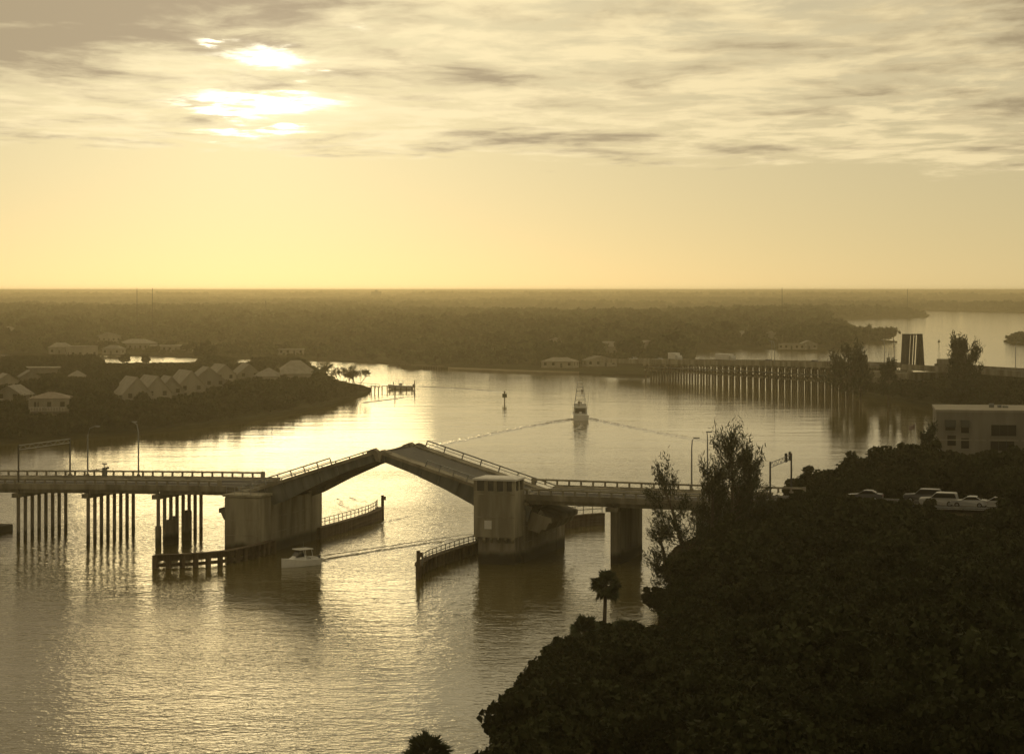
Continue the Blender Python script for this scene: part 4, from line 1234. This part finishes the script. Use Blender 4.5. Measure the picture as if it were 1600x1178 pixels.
for s in np.arange(3, 156, 4.3):
    zc = FZ(s) - 1.1
    MB().box(s - .5, s + .5, .2, 13.8, zc - .75, zc).build('pile_cap', 'concrete', far)
    if s < 150: MB().box(s - .3, s + .3, .6, 13.4, 2.6, 3.2).build('tie_beam', 'concrete', far)
    for v in (1.2, 5.0, 9.0, 12.8):
        p = place('pile', fp_me, far, (s, v, 0)); p.scale = (1, 1, (zc - .7) / 10)
MB().tube([(6, -.6, 4.2), (90, -.6, 4.9), (165, -.6, 5.2)], .28, 6).build('service_pipe', 'steel_dark', far)
for s0, s1 in ((154, 162), (173, 182)):
    MB().cbox(s0, s1, -1.5, 15.5, -3, 7.6, .2).build('bascule_pier', 'concrete', far)
# the open leaf
lf = place('open_leaf', None, far, (174.5, 0, FZ(174) - .3)); lf.rotation_euler = (0, math.radians(5), 0); lf.empty_display_size = .5
for v0, v1, hgt in ((1.0, 3.9, 11.2), (4.6, 5.2, 11.2), (6.0, 6.2, 11.2), (7.1, 8.6, 11.2)):
    MB().box(-.35, .35, v0, v1, -1.2, hgt).build('leaf_panel', 'steel_dark', lf)
for z in (-.4, 11.0): MB().box(-.2, .5, 1.05, 8.55, z - .14, z + .14).build('floor_beam', 'steel_dark', lf)
for v in (1.0, 8.3): MB().prism_y([(.36, -1.2), (3.2, -1.2), (1.8, 6), (.8, 11.2), (.36, 11.2)], v, v + .3).build('main_girder', 'steel_dark', lf)
MB().cbox(177, 184, 13.8, 18.5, 6, FZ(180) + 2.4, .15).build('tender_house', 'concrete_pale', far)

def fsolve(px, v):
    k = (px - 800) / F; o = FA + FN * v
    return (k * o.y - o.x) / (FD.x - k * FD.y)
def truck(px, v, L, h, label, cat='truck'):
    s = fsolve(px, v); t = thing('truck', FWd(s, v, FZ(s) + .012), FROT, label, cat)
    MB().cbox(-L / 2, L / 2 - 2.0, -1.2, 1.2, .9, h, .06).build('cargo_box', 'white', t)
    MB().prism_y([(L / 2 - 1.9, .6), (L / 2, .6), (L / 2, 1.6), (L / 2 - .5, 2.5), (L / 2 - 1.9, 2.5)], -1.1, 1.1).build('cab', 'car_silver', t)
    for x in (-L / 2 + 1, L / 2 - 1.0):
        for y in (-1.0, 1.0): MB().tube([(x, y - .15, .48), (x, y + .15, .48)], .48, 10).build('wheel', 'rubber', t)
    MB().box(-L / 2, L / 2 - .4, -.6, .6, .6, .9).build('chassis', 'steel_dark', t)
truck(1055, 4, 7.5, 3.4, 'white box truck on the far bridge')
truck(1134, 4, 11.5, 3.1, 'long white trailer truck on the far bridge')
for px, lb, pt in ((990, 'small pale car on the far bridge left of the box truck', 'car_silver'), (1030, 'second small car on the far bridge just left of the box truck', 'car_white'),
                   (1200, 'dark car on the far bridge right of the long truck', 'car_dark'), (1272, 'dark car on the far bridge before the trees', 'car_dark')):
    s = fsolve(px, 4); car('car', FWd(s, 4, FZ(s) + .012), FROT, pt, lb, group='vehicles crossing the far bridge')
def far_lamp(px, v, h, label, arm=-1.5):
    s = fsolve(px, v); t = thing('street_lamp', FWd(s, v, FZ(s)), FROT, label, 'street lamp', 'street lamps on the far bridge')
    MB().tube([(0, 0, -.2), (0, 0, h * .85), (arm * .4, 0, h), (arm, 0, h)], [.14, .11, .09, .07], 6).build('pole', 'galv', t)
    MB().cbox(arm - .5, arm + .2, -.15, .15, h - .08, h + .1, .03).build('lamp_head', 'galv', t)
far_lamp(1206, 14.2, 8, 'left one of two thin lamp posts on the far bridge by the lagoon')
far_lamp(1210, -.2, 8, 'right one of two thin lamp posts on the far bridge by the lagoon')
far_lamp(1382, 14.2, 8.5, 'thin lamp post left of the open far leaf')
far_lamp(1398, 14.2, 9.0, 'thin lamp post right beside the open far leaf')
far_lamp(1587, 14.2, 9.0, 'tall curved lamp post on the far bridge at the right edge', 2.0)

# ---- masts and blocks on the skyline
def mast(px, top, base, label, r=.9, D=None):
    D = D or (H - 1) * F / (base - YH)
    x = (px - 800) / F * D; zt = H - (top - YH) * D / F
    t = thing('radio_mast', (x, D, 0), 0, label, 'mast')
    b = MB()
    for k in range(3):
        a = k * 2.094
        b.tube([(r * math.cos(a), r * math.sin(a), 0), (r * .4 * math.cos(a), r * .4 * math.sin(a), zt)], r * .28, 4)
    b.build('legs', 'steel_dark', t)
    n = max(6, int(zt / (r * 4))); b = MB()
    for i in range(n):
        z = zt * i / n; q = r * (1 - .6 * i / n)
        for k in range(3):
            a = k * 2.094; c = a + 2.094; q2 = r * (1 - .6 * (i + 1) / n)
            b.beam((q * math.cos(a), q * math.sin(a), z), (q2 * math.cos(c), q2 * math.sin(c), zt * (i + 1) / n), r * .2, r * .2)
    b.build('lattice', 'steel_dark', t)
mast(214, 449.9, 0, 'left one of two thin masts on the skyline at far left', .2, 1330)
mast(238, 450.3, 0, 'right one of two thin masts on the skyline at far left', .2, 1330)
mast(297, 476, 505, 'dark mast rising from the woods at left', .9)
mast(415, 470, 503, 'taller dark mast rising from the woods left of the middle', .9)
mast(1222, 449.9, 0, 'thin mast on the skyline right of the middle', .2, 1360)
mast(1418, 451.5, 0, 'thin mast on the skyline at the right', .4, 2660)
mast(202, 472, 486, 'short dark mast in the far left woods', .9)
hr = thing('water_tower', ((588 - 800) / F * 6000, 6000, 0), 0, 'tiny stepped tower on the skyline left of the middle', 'tower')
MB().cbox(-14, 14, -8, 8, 0, 31.4, .5).build('block', 'stucco_grey', hr)
MB().cbox(-4, 4, -4, 4, 31.45, 35.0, .3).build('upper_block', 'stucco_grey', hr)
MB().tube([(0, 0, 35.0), (0, 0, 37.0)], [1.4, .8], 6).build('spire', 'steel', hr)

# ================================================================== vegetation
from mathutils import noise as mnoise
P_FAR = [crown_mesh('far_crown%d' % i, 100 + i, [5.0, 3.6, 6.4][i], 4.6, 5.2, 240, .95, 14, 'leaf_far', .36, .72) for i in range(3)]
P_NEAR = [crown_mesh('near_crown%d' % i, 200 + i, 3.3, 2.9, 3.4, 9000, .15, 40, 'leaf', .24, .86) for i in range(3)]
P_MID = [crown_mesh('mid_crown%d' % i, 300 + i, 3.4, 3.0, 3.2, 900, .42, 22, 'leaf', .32, .75) for i in range(3)]

def instancer(name, pts, scl, rot, idx, protos, label, cat='trees'):
    """one mass of vegetation: prototypes set on points by geometry nodes"""
    me = bpy.data.meshes.new(name)
    me.vertices.add(len(pts)); me.vertices.foreach_set('co', np.asarray(pts, np.float32).ravel())
    for nm, ty, data in (('scl', 'FLOAT', scl), ('rot', 'FLOAT', rot), ('idx', 'INT', idx)):
        at = me.attributes.new(nm, ty, 'POINT')
        at.data.foreach_set('value', np.asarray(data, np.int32 if ty == 'INT' else np.float32))
    o = place(name, me)
    ng = bpy.data.node_groups.new(name, 'GeometryNodeTree')
    ng.interface.new_socket('Geometry', in_out='INPUT', socket_type='NodeSocketGeometry')
    ng.interface.new_socket('Geometry', in_out='OUTPUT', socket_type='NodeSocketGeometry')
    N = ng.nodes; Lk = ng.links
    gi = N.new('NodeGroupInput'); go = N.new('NodeGroupOutput')
    iop = N.new('GeometryNodeInstanceOnPoints')
    jn = N.new('GeometryNodeJoinGeometry')
    for i, pm in enumerate(protos):
        po = bpy.data.objects.new('crown_source', pm)
        oi = N.new('GeometryNodeObjectInfo'); oi.inputs['Object'].default_value = po; oi.inputs['As Instance'].default_value = True
        Lk.new(oi.outputs['Geometry'], jn.inputs[0])
    def attr(nm, ty):
        a = N.new('GeometryNodeInputNamedAttribute'); a.data_type = ty; a.inputs['Name'].default_value = nm; return a.outputs['Attribute']
    cb = N.new('ShaderNodeCombineXYZ'); Lk.new(attr('rot', 'FLOAT'), cb.inputs['Z'])
    cs = N.new('ShaderNodeCombineXYZ'); sa = attr('scl', 'FLOAT')
    for k in range(3): Lk.new(sa, cs.inputs[k])
    e2r = N.new('FunctionNodeEulerToRotation'); Lk.new(cb.outputs[0], e2r.inputs[0])
    Lk.new(gi.outputs[0], iop.inputs['Points']); Lk.new(jn.outputs[0], iop.inputs['Instance'])
    iop.inputs['Pick Instance'].default_value = True
    Lk.new(attr('idx', 'INT'), iop.inputs['Instance Index'])
    Lk.new(e2r.outputs[0], iop.inputs['Rotation']); Lk.new(cs.outputs[0], iop.inputs['Scale'])
    Lk.new(iop.outputs[0], go.inputs[0])
    md = o.modifiers.new('scatter', 'NODES'); md.node_group = ng
    return tag(o, label, cat, kind='stuff')

# houses keep their sight lines: trees in front of one stay low
HOUSES = [(o_.location.x, o_.location.y, 9.0) for o_ in COL.objects if o_.get('category') in ('house', 'building') and o_.parent is None and o_.location.y > 450]
def clear_houses(x, y, h, grow=1.4):
    lim = np.full(x.shape, 99.0)
    for hx, hy, hw in HOUSES:
        lat = np.abs(x - hx * y / hy); dd = hy - y
        r2 = (x - hx) ** 2 + (y - hy) ** 2
        lim = np.where(r2 < (hw * .95) ** 2, 0.0, lim)
        m = (lat < hw * .85) & (dd > 0) & (dd < 170)
        lim = np.where(m, np.minimum(lim, grow + dd * 36.0 / hy), lim)
    return np.minimum(h, lim)
def sky_limit(x, y, h, zg, xs, ys):
    """tallest a tree may be so as to stay below a treeline given by bearing"""
    px = 800 + x / y * F
    top = H - (np.interp(px, xs, ys) - YH) * y / F - zg
    return np.minimum(h, top)

# ---- the far wood
rng = np.random.default_rng(5)
X = []; Y = []; S = []
def band(n, d0, d1, smin, smax, clear=0.0):
    d = np.sqrt(rng.uniform(d0 * d0, d1 * d1, n)); x = rng.uniform(-1, 1, n) * (.285 * d + 40)
    s = seg_dist(x, d, MAIN)
    k = s > 4
    nz = np.array([mnoise.noise(Vector((a * .0035, b * .0011, 3.3))) for a, b in zip(x, d)])
    k &= (nz > clear - rng.uniform(0, .25, n))
    h = rng.uniform(smin, smax, n) * (1 + .5 * np.clip(nz * 1.6, -.7, .9)) * rng.choice([.7, 1.0, 1.35], n)
    x, d, h = x[k], d[k], h[k]
    h = np.minimum(h, 19.0 if d0 < 5000 else 33.0)
    if d0 < 3000: h = clear_houses(x, d, h)
    g = h > 1.8
    X.append(x[g]); Y.append(d[g]); S.append(h[g] / 10.0)
band(2500, 1000, 1300, 5, 9, -.9)
band(9000, 1000, 1700, 6, 11, -.25)
band(11000, 1700, 3200, 7, 12, -.2)
band(14000, 3200, 7000, 8, 13, -.15)
band(22000, 7000, 14700, 10, 19, -.15)
X = np.concatenate(X); Y = np.concatenate(Y); S = np.concatenate(S)
n = len(X)
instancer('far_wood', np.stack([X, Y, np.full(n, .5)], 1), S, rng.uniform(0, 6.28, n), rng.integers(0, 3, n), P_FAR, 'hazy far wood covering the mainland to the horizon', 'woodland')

# ---- scrub and trees on the spit, causeway and islet
def fill(poly, n, smin, smax, xs, ys, zg, edge=1.0, box=None):
    P_ = np.array(poly); lo = P_.min(0) if box is None else np.array(box[0]); hi = P_.max(0) if box is None else np.array(box[1])
    x = rng.uniform(lo[0], hi[0], n); y = rng.uniform(lo[1], hi[1], n)
    s = seg_dist(x, y, poly); k = (s > edge) & (np.abs(x) < .29 * y + 30)
    x, y, s = x[k], y[k], s[k]
    h = rng.uniform(smin, smax, len(x)) * np.clip(.55 + s / 25, .55, 1)
    h = clear_houses(x, y, h, 2.3); h = sky_limit(x, y, h, zg, xs, ys)
    g = h > .9
    return x[g], y[g], h[g]
x, y, h = fill(PEN, 11000, 3.0, 8.0, [0, 148, 163, 306, 322, 362, 366, 396, 400, 472, 488, 520, 580], [556, 553, 567, 566, 553, 557, 566, 566, 557, 558, 574, 592, 605], .6, .8)
instancer('spit_scrub', np.stack([x, y, np.full(len(x), .4)], 1), h / 6.2, rng.uniform(0, 6.28, len(x)), rng.integers(0, 3, len(x)), P_MID, 'dark mangrove scrub covering the left spit', 'scrub')
x, y, h = fill(CAUSE, 5000, 3.0, 7.0, [1300, 1340, 1420, 1480, 1500, 1600], [590, 584, 592, 588, 578, 584], 1.0, .8)
instancer('causeway_scrub', np.stack([x, y, np.full(len(x), .9)], 1), h / 6.2, rng.uniform(0, 6.28, len(x)), rng.integers(0, 3, len(x)), P_MID, 'dark scrub covering the causeway on the right', 'scrub')
x, y, h = fill(uv2([(1568, 534), (1580, 538), (1640, 540), (1760, 541), (1760, 529), (1640, 527), (1585, 527)]), 700, 4, 6.5, [0, 1600], [500, 500], .8, 1.0)
instancer('islet_scrub', np.stack([x, y, np.full(len(x), .6)], 1), h / 10, rng.uniform(0, 6.28, len(x)), rng.integers(0, 3, len(x)), P_FAR, 'low dark trees on the islet at the right edge', 'scrub')

# ---- dark thicket on the right bank
n = 5200
x = rng.uniform(-12, 120, n); y = rng.uniform(128, 430, n)
s = seg_dist(x, y, SHORE); k = (s > .8) & (np.abs(x) < .27 * y + 12); x, y, s = x[k], y[k], s[k]
du = (x - BR_O.x) * BB.x + (y - BR_O.y) * BB.y; dv = (x - BR_O.x) * BN.x + (y - BR_O.y) * BN.y
zg = bank_z(x, y)
h = rng.uniform(3.0, 8.0, len(x)) * np.clip(.5 + s / 12, .5, 1)
near_side = dv < -16.0; far_side = dv > 2.0
SN = ([700, 745, 760, 800, 830, 900, 985, 1000, 1060, 1090, 1150, 1200, 1260, 1320, 1420, 1470, 1530, 1560, 1600], [1600, 1200, 1090, 1030, 1003, 968, 968, 975, 885, 820, 788, 776, 756, 764, 780, 800, 796, 766, 750])
SF = ([1180, 1210, 1245, 1290, 1340, 1440, 1462, 1530, 1600], [770, 768, 762, 745, 728, 706, 702, 700, 696])
h = h * rng.choice([.65, .9, 1.0, 1.25], len(x))
sh_ = lambda k: sky_limit(x - k * h, y, h, zg, *SN)
h = np.where(near_side, np.minimum(np.minimum(sh_(0.0), sh_(.26)), np.where(y < 235, sh_(.42), 99)), np.where(far_side, sky_limit(x, y, h * 1.25, zg, *SF) * rng.uniform(.72, 1.0, len(x)), 0))
# keep the track half open
ppx = 800 + x / y * F
tx = np.array([p.x for p in cl]); ty = np.array([p.y for p in cl])
dt = np.min(np.hypot(x[:, None] - tx[None], y[:, None] - ty[None]), axis=1)
h = np.where(dt < 2.2, 0, h)
corr = np.interp(ppx, [1330, 1352, 1385, 1420, 1455, 1500], [889, 878, 862, 848, 835, 820])
inv = (y < 0) & near_side & (ppx > 1325) & (ppx < 1505) & (y > 170) & (y < 32 * F / (corr - YH) - 1.0)
h = np.where(inv, np.minimum(h, np.maximum(.0, H - (corr + 4 - YH) * y / F - zg)), h)
# clear of the office block
h = np.where((x > 72) & (x < 108) & (y > 381) & (y < 408), 0, h)
g = h > .7
x, y, h, zg = x[g], y[g], h[g], zg[g]
instancer('bank_thicket', np.stack([x, y, zg - .3], 1), h / 6.6 * rng.uniform(.8, 1.15, len(x)), rng.uniform(0, 6.28, len(x)), rng.integers(0, 3, len(x)), P_NEAR, 'dense dark thicket filling the right foreground bank', 'thicket')

# ---- single trees
TR = [trunk_mesh('trunk%d' % i, 40 + i, 3.4, .26, 6, 1.8) for i in range(3)]
def broad_tree(px, top, D, label, width=1.0, k=0, group=None, zg=None, near=True):
    x = (px - 800) / F * D
    z = float(bank_z(x, D)) if zg is None else zg
    hgt = H - (top - YH) * D / F - z
    s = hgt / 6.7
    t = thing('broadleaf_tree', (x, D, z - .2), random.uniform(0, 6.28), label, 'tree', group)
    t.scale = (s * width, s * width, s)
    place('crown', (P_NEAR if near else P_MID)[k % 3], t)
    place('trunk', TR[k % 3], t)
    return t
GS = 'broadleaf trees along the edge of the dark bank'
for i, (px, top, D, w) in enumerate([(806, 1098, 158, .9), (826, 1056, 170, .8), (846, 1022, 182, .8), (872, 998, 188, .85), (896, 980, 197, .85)]):
    broad_tree(px, top, D, ['lowest broadleaf tree on the foreground shore, beside the bottom palm', 'broadleaf tree second from bottom along the foreground shore', 'middle broadleaf tree on the slanting foreground shore edge',
                            'broadleaf tree second from the palm along the foreground shore', 'broadleaf tree next to the palms on the foreground shore'][i], w, i, GS)
broad_tree(1030, 905, 240, 'round dark bush overhanging the water right of the palm', .95, 1, GS)
broad_tree(1075, 850, 252, 'dark broadleaf tree under the bridge end', .9, 2, GS)
broad_tree(1246, 738, 300, 'round crowned tree at the right bridge end beside the gantry', .75, 0)
broad_tree(1300, 716, 318, 'dark spreading tree where the thicket meets the water', 1.1, 1)
broad_tree(1345, 700, 326, 'dark tree second from the left behind the road', 1.0, 2)
broad_tree(1395, 684, 334, 'tallest dark tree behind the road', 1.0, 0)
broad_tree(1440, 676, 340, 'dark tree close to the flagpole', .9, 1)
broad_tree(1622, 722, 262, 'tall dark tree at the right edge hiding the last car', .9, 2)

# feathery pine: needle sprays on upswept branches
def pine_meshes(name, seed, h, r, n, lobes, dens=1.0, leaf=(.035, .30)):
    rr = np.random.default_rng(seed); rd_ = random.Random(seed)
    b = MB(); cen = []; dirs = []
    b.tube([(0, 0, -1.5), (0, 0, h * .3), (.15, .1, h * .65), (0, 0, h * .93)], [.34, .27, .17, .05], 7)
    tips = []
    for i in range(lobes):
        t = rd_.uniform(.18, .95); a = rd_.uniform(0, 6.283)
        reach = r * (1.05 - t * .62) * rd_.uniform(.55, 1.1); rise = h * rd_.uniform(.06, .2)
        p = Vector((0, 0, h * t * .9)); q = p + Vector((math.cos(a) * reach * .55, math.sin(a) * reach * .55, rise * .35)); e = p + Vector((math.cos(a) * reach, math.sin(a) * reach, rise))
        b.tube([p, q, e], [.08, .05, .02], 5, False)
        m = int(n / lobes)
        for c0, c1, w in ((p.lerp(q, .5), e, .62), (q, e + Vector((0, 0, rise * .5)), .38)):
            k = int(m * w)
            tt = (rr.uniform(0, 1, k) ** .55)[:, None]
            base = np.array(c0) * (1 - tt) + np.array(c1) * tt
            base += rr.normal(size=(k, 3)) * np.array([.24, .24, .34]) * (r / 3.2)
            cen.append(base)
            d_ = rr.normal(size=(k, 3)) * .5 + np.array([math.cos(a) * .3, math.sin(a) * .3, .75]); dirs.append(d_)
    k = int(n * .06); base = np.array([0, 0, h * .93]) + rr.normal(size=(k, 3)) * np.array([.3, .3, .9]); cen.append(base); dirs.append(rr.normal(size=(k, 3)) * .4 + np.array([0, 0, 1.0]))
    cen = np.concatenate(cen); dirs = np.concatenate(dirs); dirs /= np.linalg.norm(dirs, axis=1, keepdims=True)
    s = rr.normal(size=dirs.shape); s -= dirs * np.sum(s * dirs, axis=1, keepdims=True); s /= np.linalg.norm(s, axis=1, keepdims=True)
    f = rr.uniform(.6, 1.3, len(cen))[:, None]
    return b.mesh(name + '_trunk', 'bark'), quads_mesh(name + '_crown', cen, s * leaf[0] * f, dirs * leaf[1] * f, 'needle')
def pine(px, top, D, r, n, lobes, label, seed, zg=None, leaf=(.04, .32), lean=0.0, name='pine_tree', base=None):
    x = (px - 800) / F * D; z = float(bank_z(x, D)) if zg is None else zg
    hgt = H - (top - YH) * D / F - z
    t = thing(name, (x, D, z - .2), 0, label, 'tree'); t.rotation_euler = (0, lean, 0)
    a, c = pine_meshes(name, seed, hgt * .97, r, n, lobes, leaf=leaf)
    place('trunk', a, t); place('crown', c, t)
    return t
pine(1143, 666, 266, 5.2, 5600, 30, 'tall feathery pine rising in front of the bridge', 61, leaf=(.055, .34))
pine(1172, 705, 268, 3.4, 3600, 22, 'shorter feathery pine at the right side of the tall one', 62, leaf=(.055, .32))
pine(1112, 722, 264, 3.0, 3000, 20, 'small feathery pine at the left foot of the tall one', 67, leaf=(.055, .32))
pine(1086, 716, 258, 4.4, 4200, 30, 'sparse leaning tree with open foliage in front of the bridge', 63, leaf=(.05, .24), lean=math.radians(-17), name='sparse_tree')
pine(1052, 812, 256, 3.2, 2600, 22, 'low wispy tree hanging over the water by the bridge pier', 64, leaf=(.05, .24), lean=math.radians(-14), name='sparse_tree')
pine(1325, 541, 690, 9.5, 3200, 36, 'large bushy tree on the causeway by the end of the far bridge', 65, zg=1.0, leaf=(.16, .75))
pine(1388, 562, 668, 4.5, 1800, 24, 'small dark tree on the causeway left of the open leaf', 66, zg=1.0, leaf=(.15, .6))
pine(1508, 530, 655, 8.0, 4000, 40, 'tall shaggy tree on the causeway right of the open leaf', 68, zg=1.0, leaf=(.16, .75))
pine(1345, 556, 690, 3.6, 2200, 20, 'feathery tree on the causeway beside the large bushy one', 69, zg=1.0, leaf=(.13, .8))
pine(1452, 664, 345, 2.6, 3000, 20, 'open feathery tree in front of the white building corner', 70, leaf=(.06, .3))

# palms
def fan_palm_meshes(name, seed, h, cr=1.7, fronds=44):
    rd_ = random.Random(seed)
    tr = MB().tube([(0, 0, -1.2), (.05, 0, h * .4), (.12, .05, h * .8), (.15, .05, h)], [.24, .2, .18, .2], 9)
    b = MB(); c = Vector((.15, .05, h))
    for i in range(fronds):
        a = rd_.uniform(0, 6.283); el = rd_.uniform(-1.15, 1.45)
        d = Vector((math.cos(a) * math.cos(el), math.sin(a) * math.cos(el), math.sin(el)))
        pl = cr * rd_.uniform(.25, .58)
        hub = c + d * pl + Vector((0, 0, -.06))
        b.beam(c, hub, .035, .025)
        side = d.cross(Vector((0, 0, 1))).normalized() if abs(d.z) < .98 else Vector((1, 0, 0)); up = side.cross(d).normalized()
        ro = rd_.uniform(-1.2, 1.2); side, up = side * math.cos(ro) + up * math.sin(ro), up * math.cos(ro) - side * math.sin(ro)
        for k in range(15):
            f = (k - 7) / 7 * 1.45
            dr = (d * math.cos(f) + side * math.sin(f)).normalized()
            ln = cr * rd_.uniform(.42, .58) * (1 - .25 * abs(f) / 1.45)
            e = hub + dr * ln + Vector((0, 0, -.22 * ln * rd_.uniform(.4, 1.4))) + up * .02
            w_ = dr.cross(up).normalized() * .085
            mid = hub.lerp(e, .55) + up * .03
            b.add([hub, mid - w_, e, mid + w_], [(0, 1, 2, 3)])
    return tr.mesh(name + '_trunk', 'bark'), b.mesh(name + '_crown', 'palm_leaf')
def fan_palm(px, cy, D, label, cr=1.7, seed=1, zg=None, group=None):
    x = (px - 800) / F * D; z = float(bank_z(x, D)) if zg is None else zg
    z = max(z, .2)
    t = thing('cabbage_palm', (x, D, z), 0, label, 'palm tree', group)
    a, c = fan_palm_meshes('palm', seed, H - (cy - YH) * D / F - z, cr, 90)
    place('trunk', a, t); place('crown', c, t)
fan_palm(944, 913, 222, 'cabbage palm with round crown standing above the thicket', 1.85, 3)
fan_palm(912, 985, 204, 'low fan palm poking from the thicket left of the tall palm', 1.8, 4)
fan_palm(972, 990, 206, 'low fan palm poking from the thicket right of the tall palm', 1.8, 5)
fan_palm(664, 1180, 148, 'shaggy palm top cut by the bottom of the picture', 1.95, 6)

def coco_palm(px, top, base, label, seed, zg=1.0):
    D = (H - zg) * F / (base - YH); x = (px - 800) / F * D; h = H - (top - YH) * D / F - zg
    rd_ = random.Random(seed)
    t = thing('coconut_palm', (x, D, zg - .3), 0, label, 'palm tree')
    tr = MB().tube([(0, 0, -.5), (.1, 0, h * .5), (.3, 0, h * .86)], [.3, .26, .24], 6)
    b = MB(); c = Vector((.3, 0, h * .86))
    for i in range(22):
        a = rd_.uniform(0, 6.283); el = rd_.uniform(-.5, 1.2); L = rd_.uniform(2.6, 3.7); p = c.copy(); d = Vector((math.cos(a) * math.cos(el), math.sin(a) * math.cos(el), math.sin(el)))
        for s_ in range(5):
            q = p + d * (L / 5); w_ = d.cross(Vector((0, 0, 1))).normalized() * (.5 - .07 * s_)
            b.add([p - w_ - Vector((0, 0, .3)), p, q, q - w_ * .9 - Vector((0, 0, .35))], [(0, 1, 2, 3)]); b.add([p + w_ - Vector((0, 0, .3)), p, q, q + w_ * .9 - Vector((0, 0, .35))], [(0, 1, 2, 3)])
            p = q; d = (d + Vector((0, 0, -.22))).normalized()
    tr.build('trunk', 'bark', t); b.build('crown', 'palm_leaf', t)
coco_palm(1357, 506, 536, 'coconut palm on the far sand spit, the left one', 1)
coco_palm(1396, 512, 536, 'coconut palm on the far sand spit, the right one', 2)
coco_palm(508, 571, 607, 'palm at the tip of the left spit', 3)
coco_palm(497, 573, 606, 'palm left beside the first at the tip of the left spit', 4)
def bare_tree(px, top, base, label, seed):
    D = (H - 1) * F / (base - YH); x = (px - 800) / F * D; h = H - (top - YH) * D / F - 1
    t = thing('open_tree', (x, D, .7), 0, label, 'tree'); rd_ = random.Random(seed); b = MB(); cen = []
    def grow(p, d, L, r, dep):
        e = p + d * L; b.tube([p, p.lerp(e, .5) + Vector((rd_.uniform(-.1, .1), 0, .08)) * L, e], [r, r * .8, r * .55], 5, False)
        if dep == 0:
            cen.append(e); return
        for _ in range(3 if dep > 1 else 2):
            n_ = (d + Vector((rd_.uniform(-.8, .8), rd_.uniform(-.8, .8), rd_.uniform(-.1, .5)))).normalized(); grow(e, n_, L * rd_.uniform(.55, .8), r * .55, dep - 1)
    for k in range(3): grow(Vector((rd_.uniform(-1.5, 1.5), rd_.uniform(-1, 1), -.5)), Vector((rd_.uniform(-.4, .6), 0, 1)).normalized(), h * .38, .2, 3)
    rr = np.random.default_rng(seed); c = np.repeat(np.array([tuple(v) for v in cen]), 16, 0) + rr.normal(size=(len(cen) * 16, 3)) * .5
    e1, e2 = rand_axes(rr, len(c), .24)
    b.build('trunk', 'bark', t); place('crown', quads_mesh('crown', c, e1, e2, 'leaf'), t)
bare_tree(538, 570, 608, 'open branching tree with see-through crown at the tip of the spit', 8)
bare_tree(556, 573, 609, 'open branching tree leaning out beside the first at the spit tip', 9)
def mid_tree(px, top, base, label, k, w=1.0, zg=1.0):
    D = (H - zg) * F / (base - YH); return broad_tree(px, top, D, label, w, k, None, zg, False)
mid_tree(194, 549, 571, 'dark round tree against the bright creek, the left of two', 0, .9)
mid_tree(228, 552, 571, 'dark round tree against the bright creek, the right of two', 1, .8)
mid_tree(321, 531, 568, 'tall dark tree at the right end of the bright creek', 2, 1.0)
for i_, (px_, top_, base_, lb_) in enumerate(((222, 607, 638, 'dark tree squeezed between the first two townhouses'), (252, 606, 632, 'dark tree before the third townhouse'), (306, 600, 622, 'dark tree between the fourth and fifth townhouse'), (352, 590, 614, 'dark tree in front of the sixth townhouse'), (403, 585, 607, 'dark tree right of the small pale house'), (443, 583, 606, 'dark tree left of the broad hipped house'), (30, 612, 645, 'dark tree beside the villa at the left edge'))):
    mid_tree(px_, top_, base_, lb_, i_, .95)
mid_tree(139, 600, 640, 'big dark tree between the villa and the townhouses', 0, 1.5)
mid_tree(165, 607, 645, 'second big dark tree left of the townhouses', 1, 1.4)

# ================================================================== haze
hz = MB().box(-9800, 9800, -400, 16500, -3.2, 37.5).build('haze', None)
hm = bpy.data.materials.new('haze'); hm.use_nodes = True
w = NT(hm.node_tree)
ho = w.node('ShaderNodeOutputMaterial'); pv = w.node('ShaderNodeVolumePrincipled')
pv.inputs['Color'].default_value = (0.99, 0.875, 0.59, 1)
pv.inputs['Density'].default_value = HAZE
pv.inputs['Anisotropy'].default_value = 0.84
w.l.new(pv.outputs[0], ho.inputs['Volume'])
hz.data.materials.append(hm)
tag(hz, 'warm evening haze lying over the whole landscape', 'haze', kind='stuff')
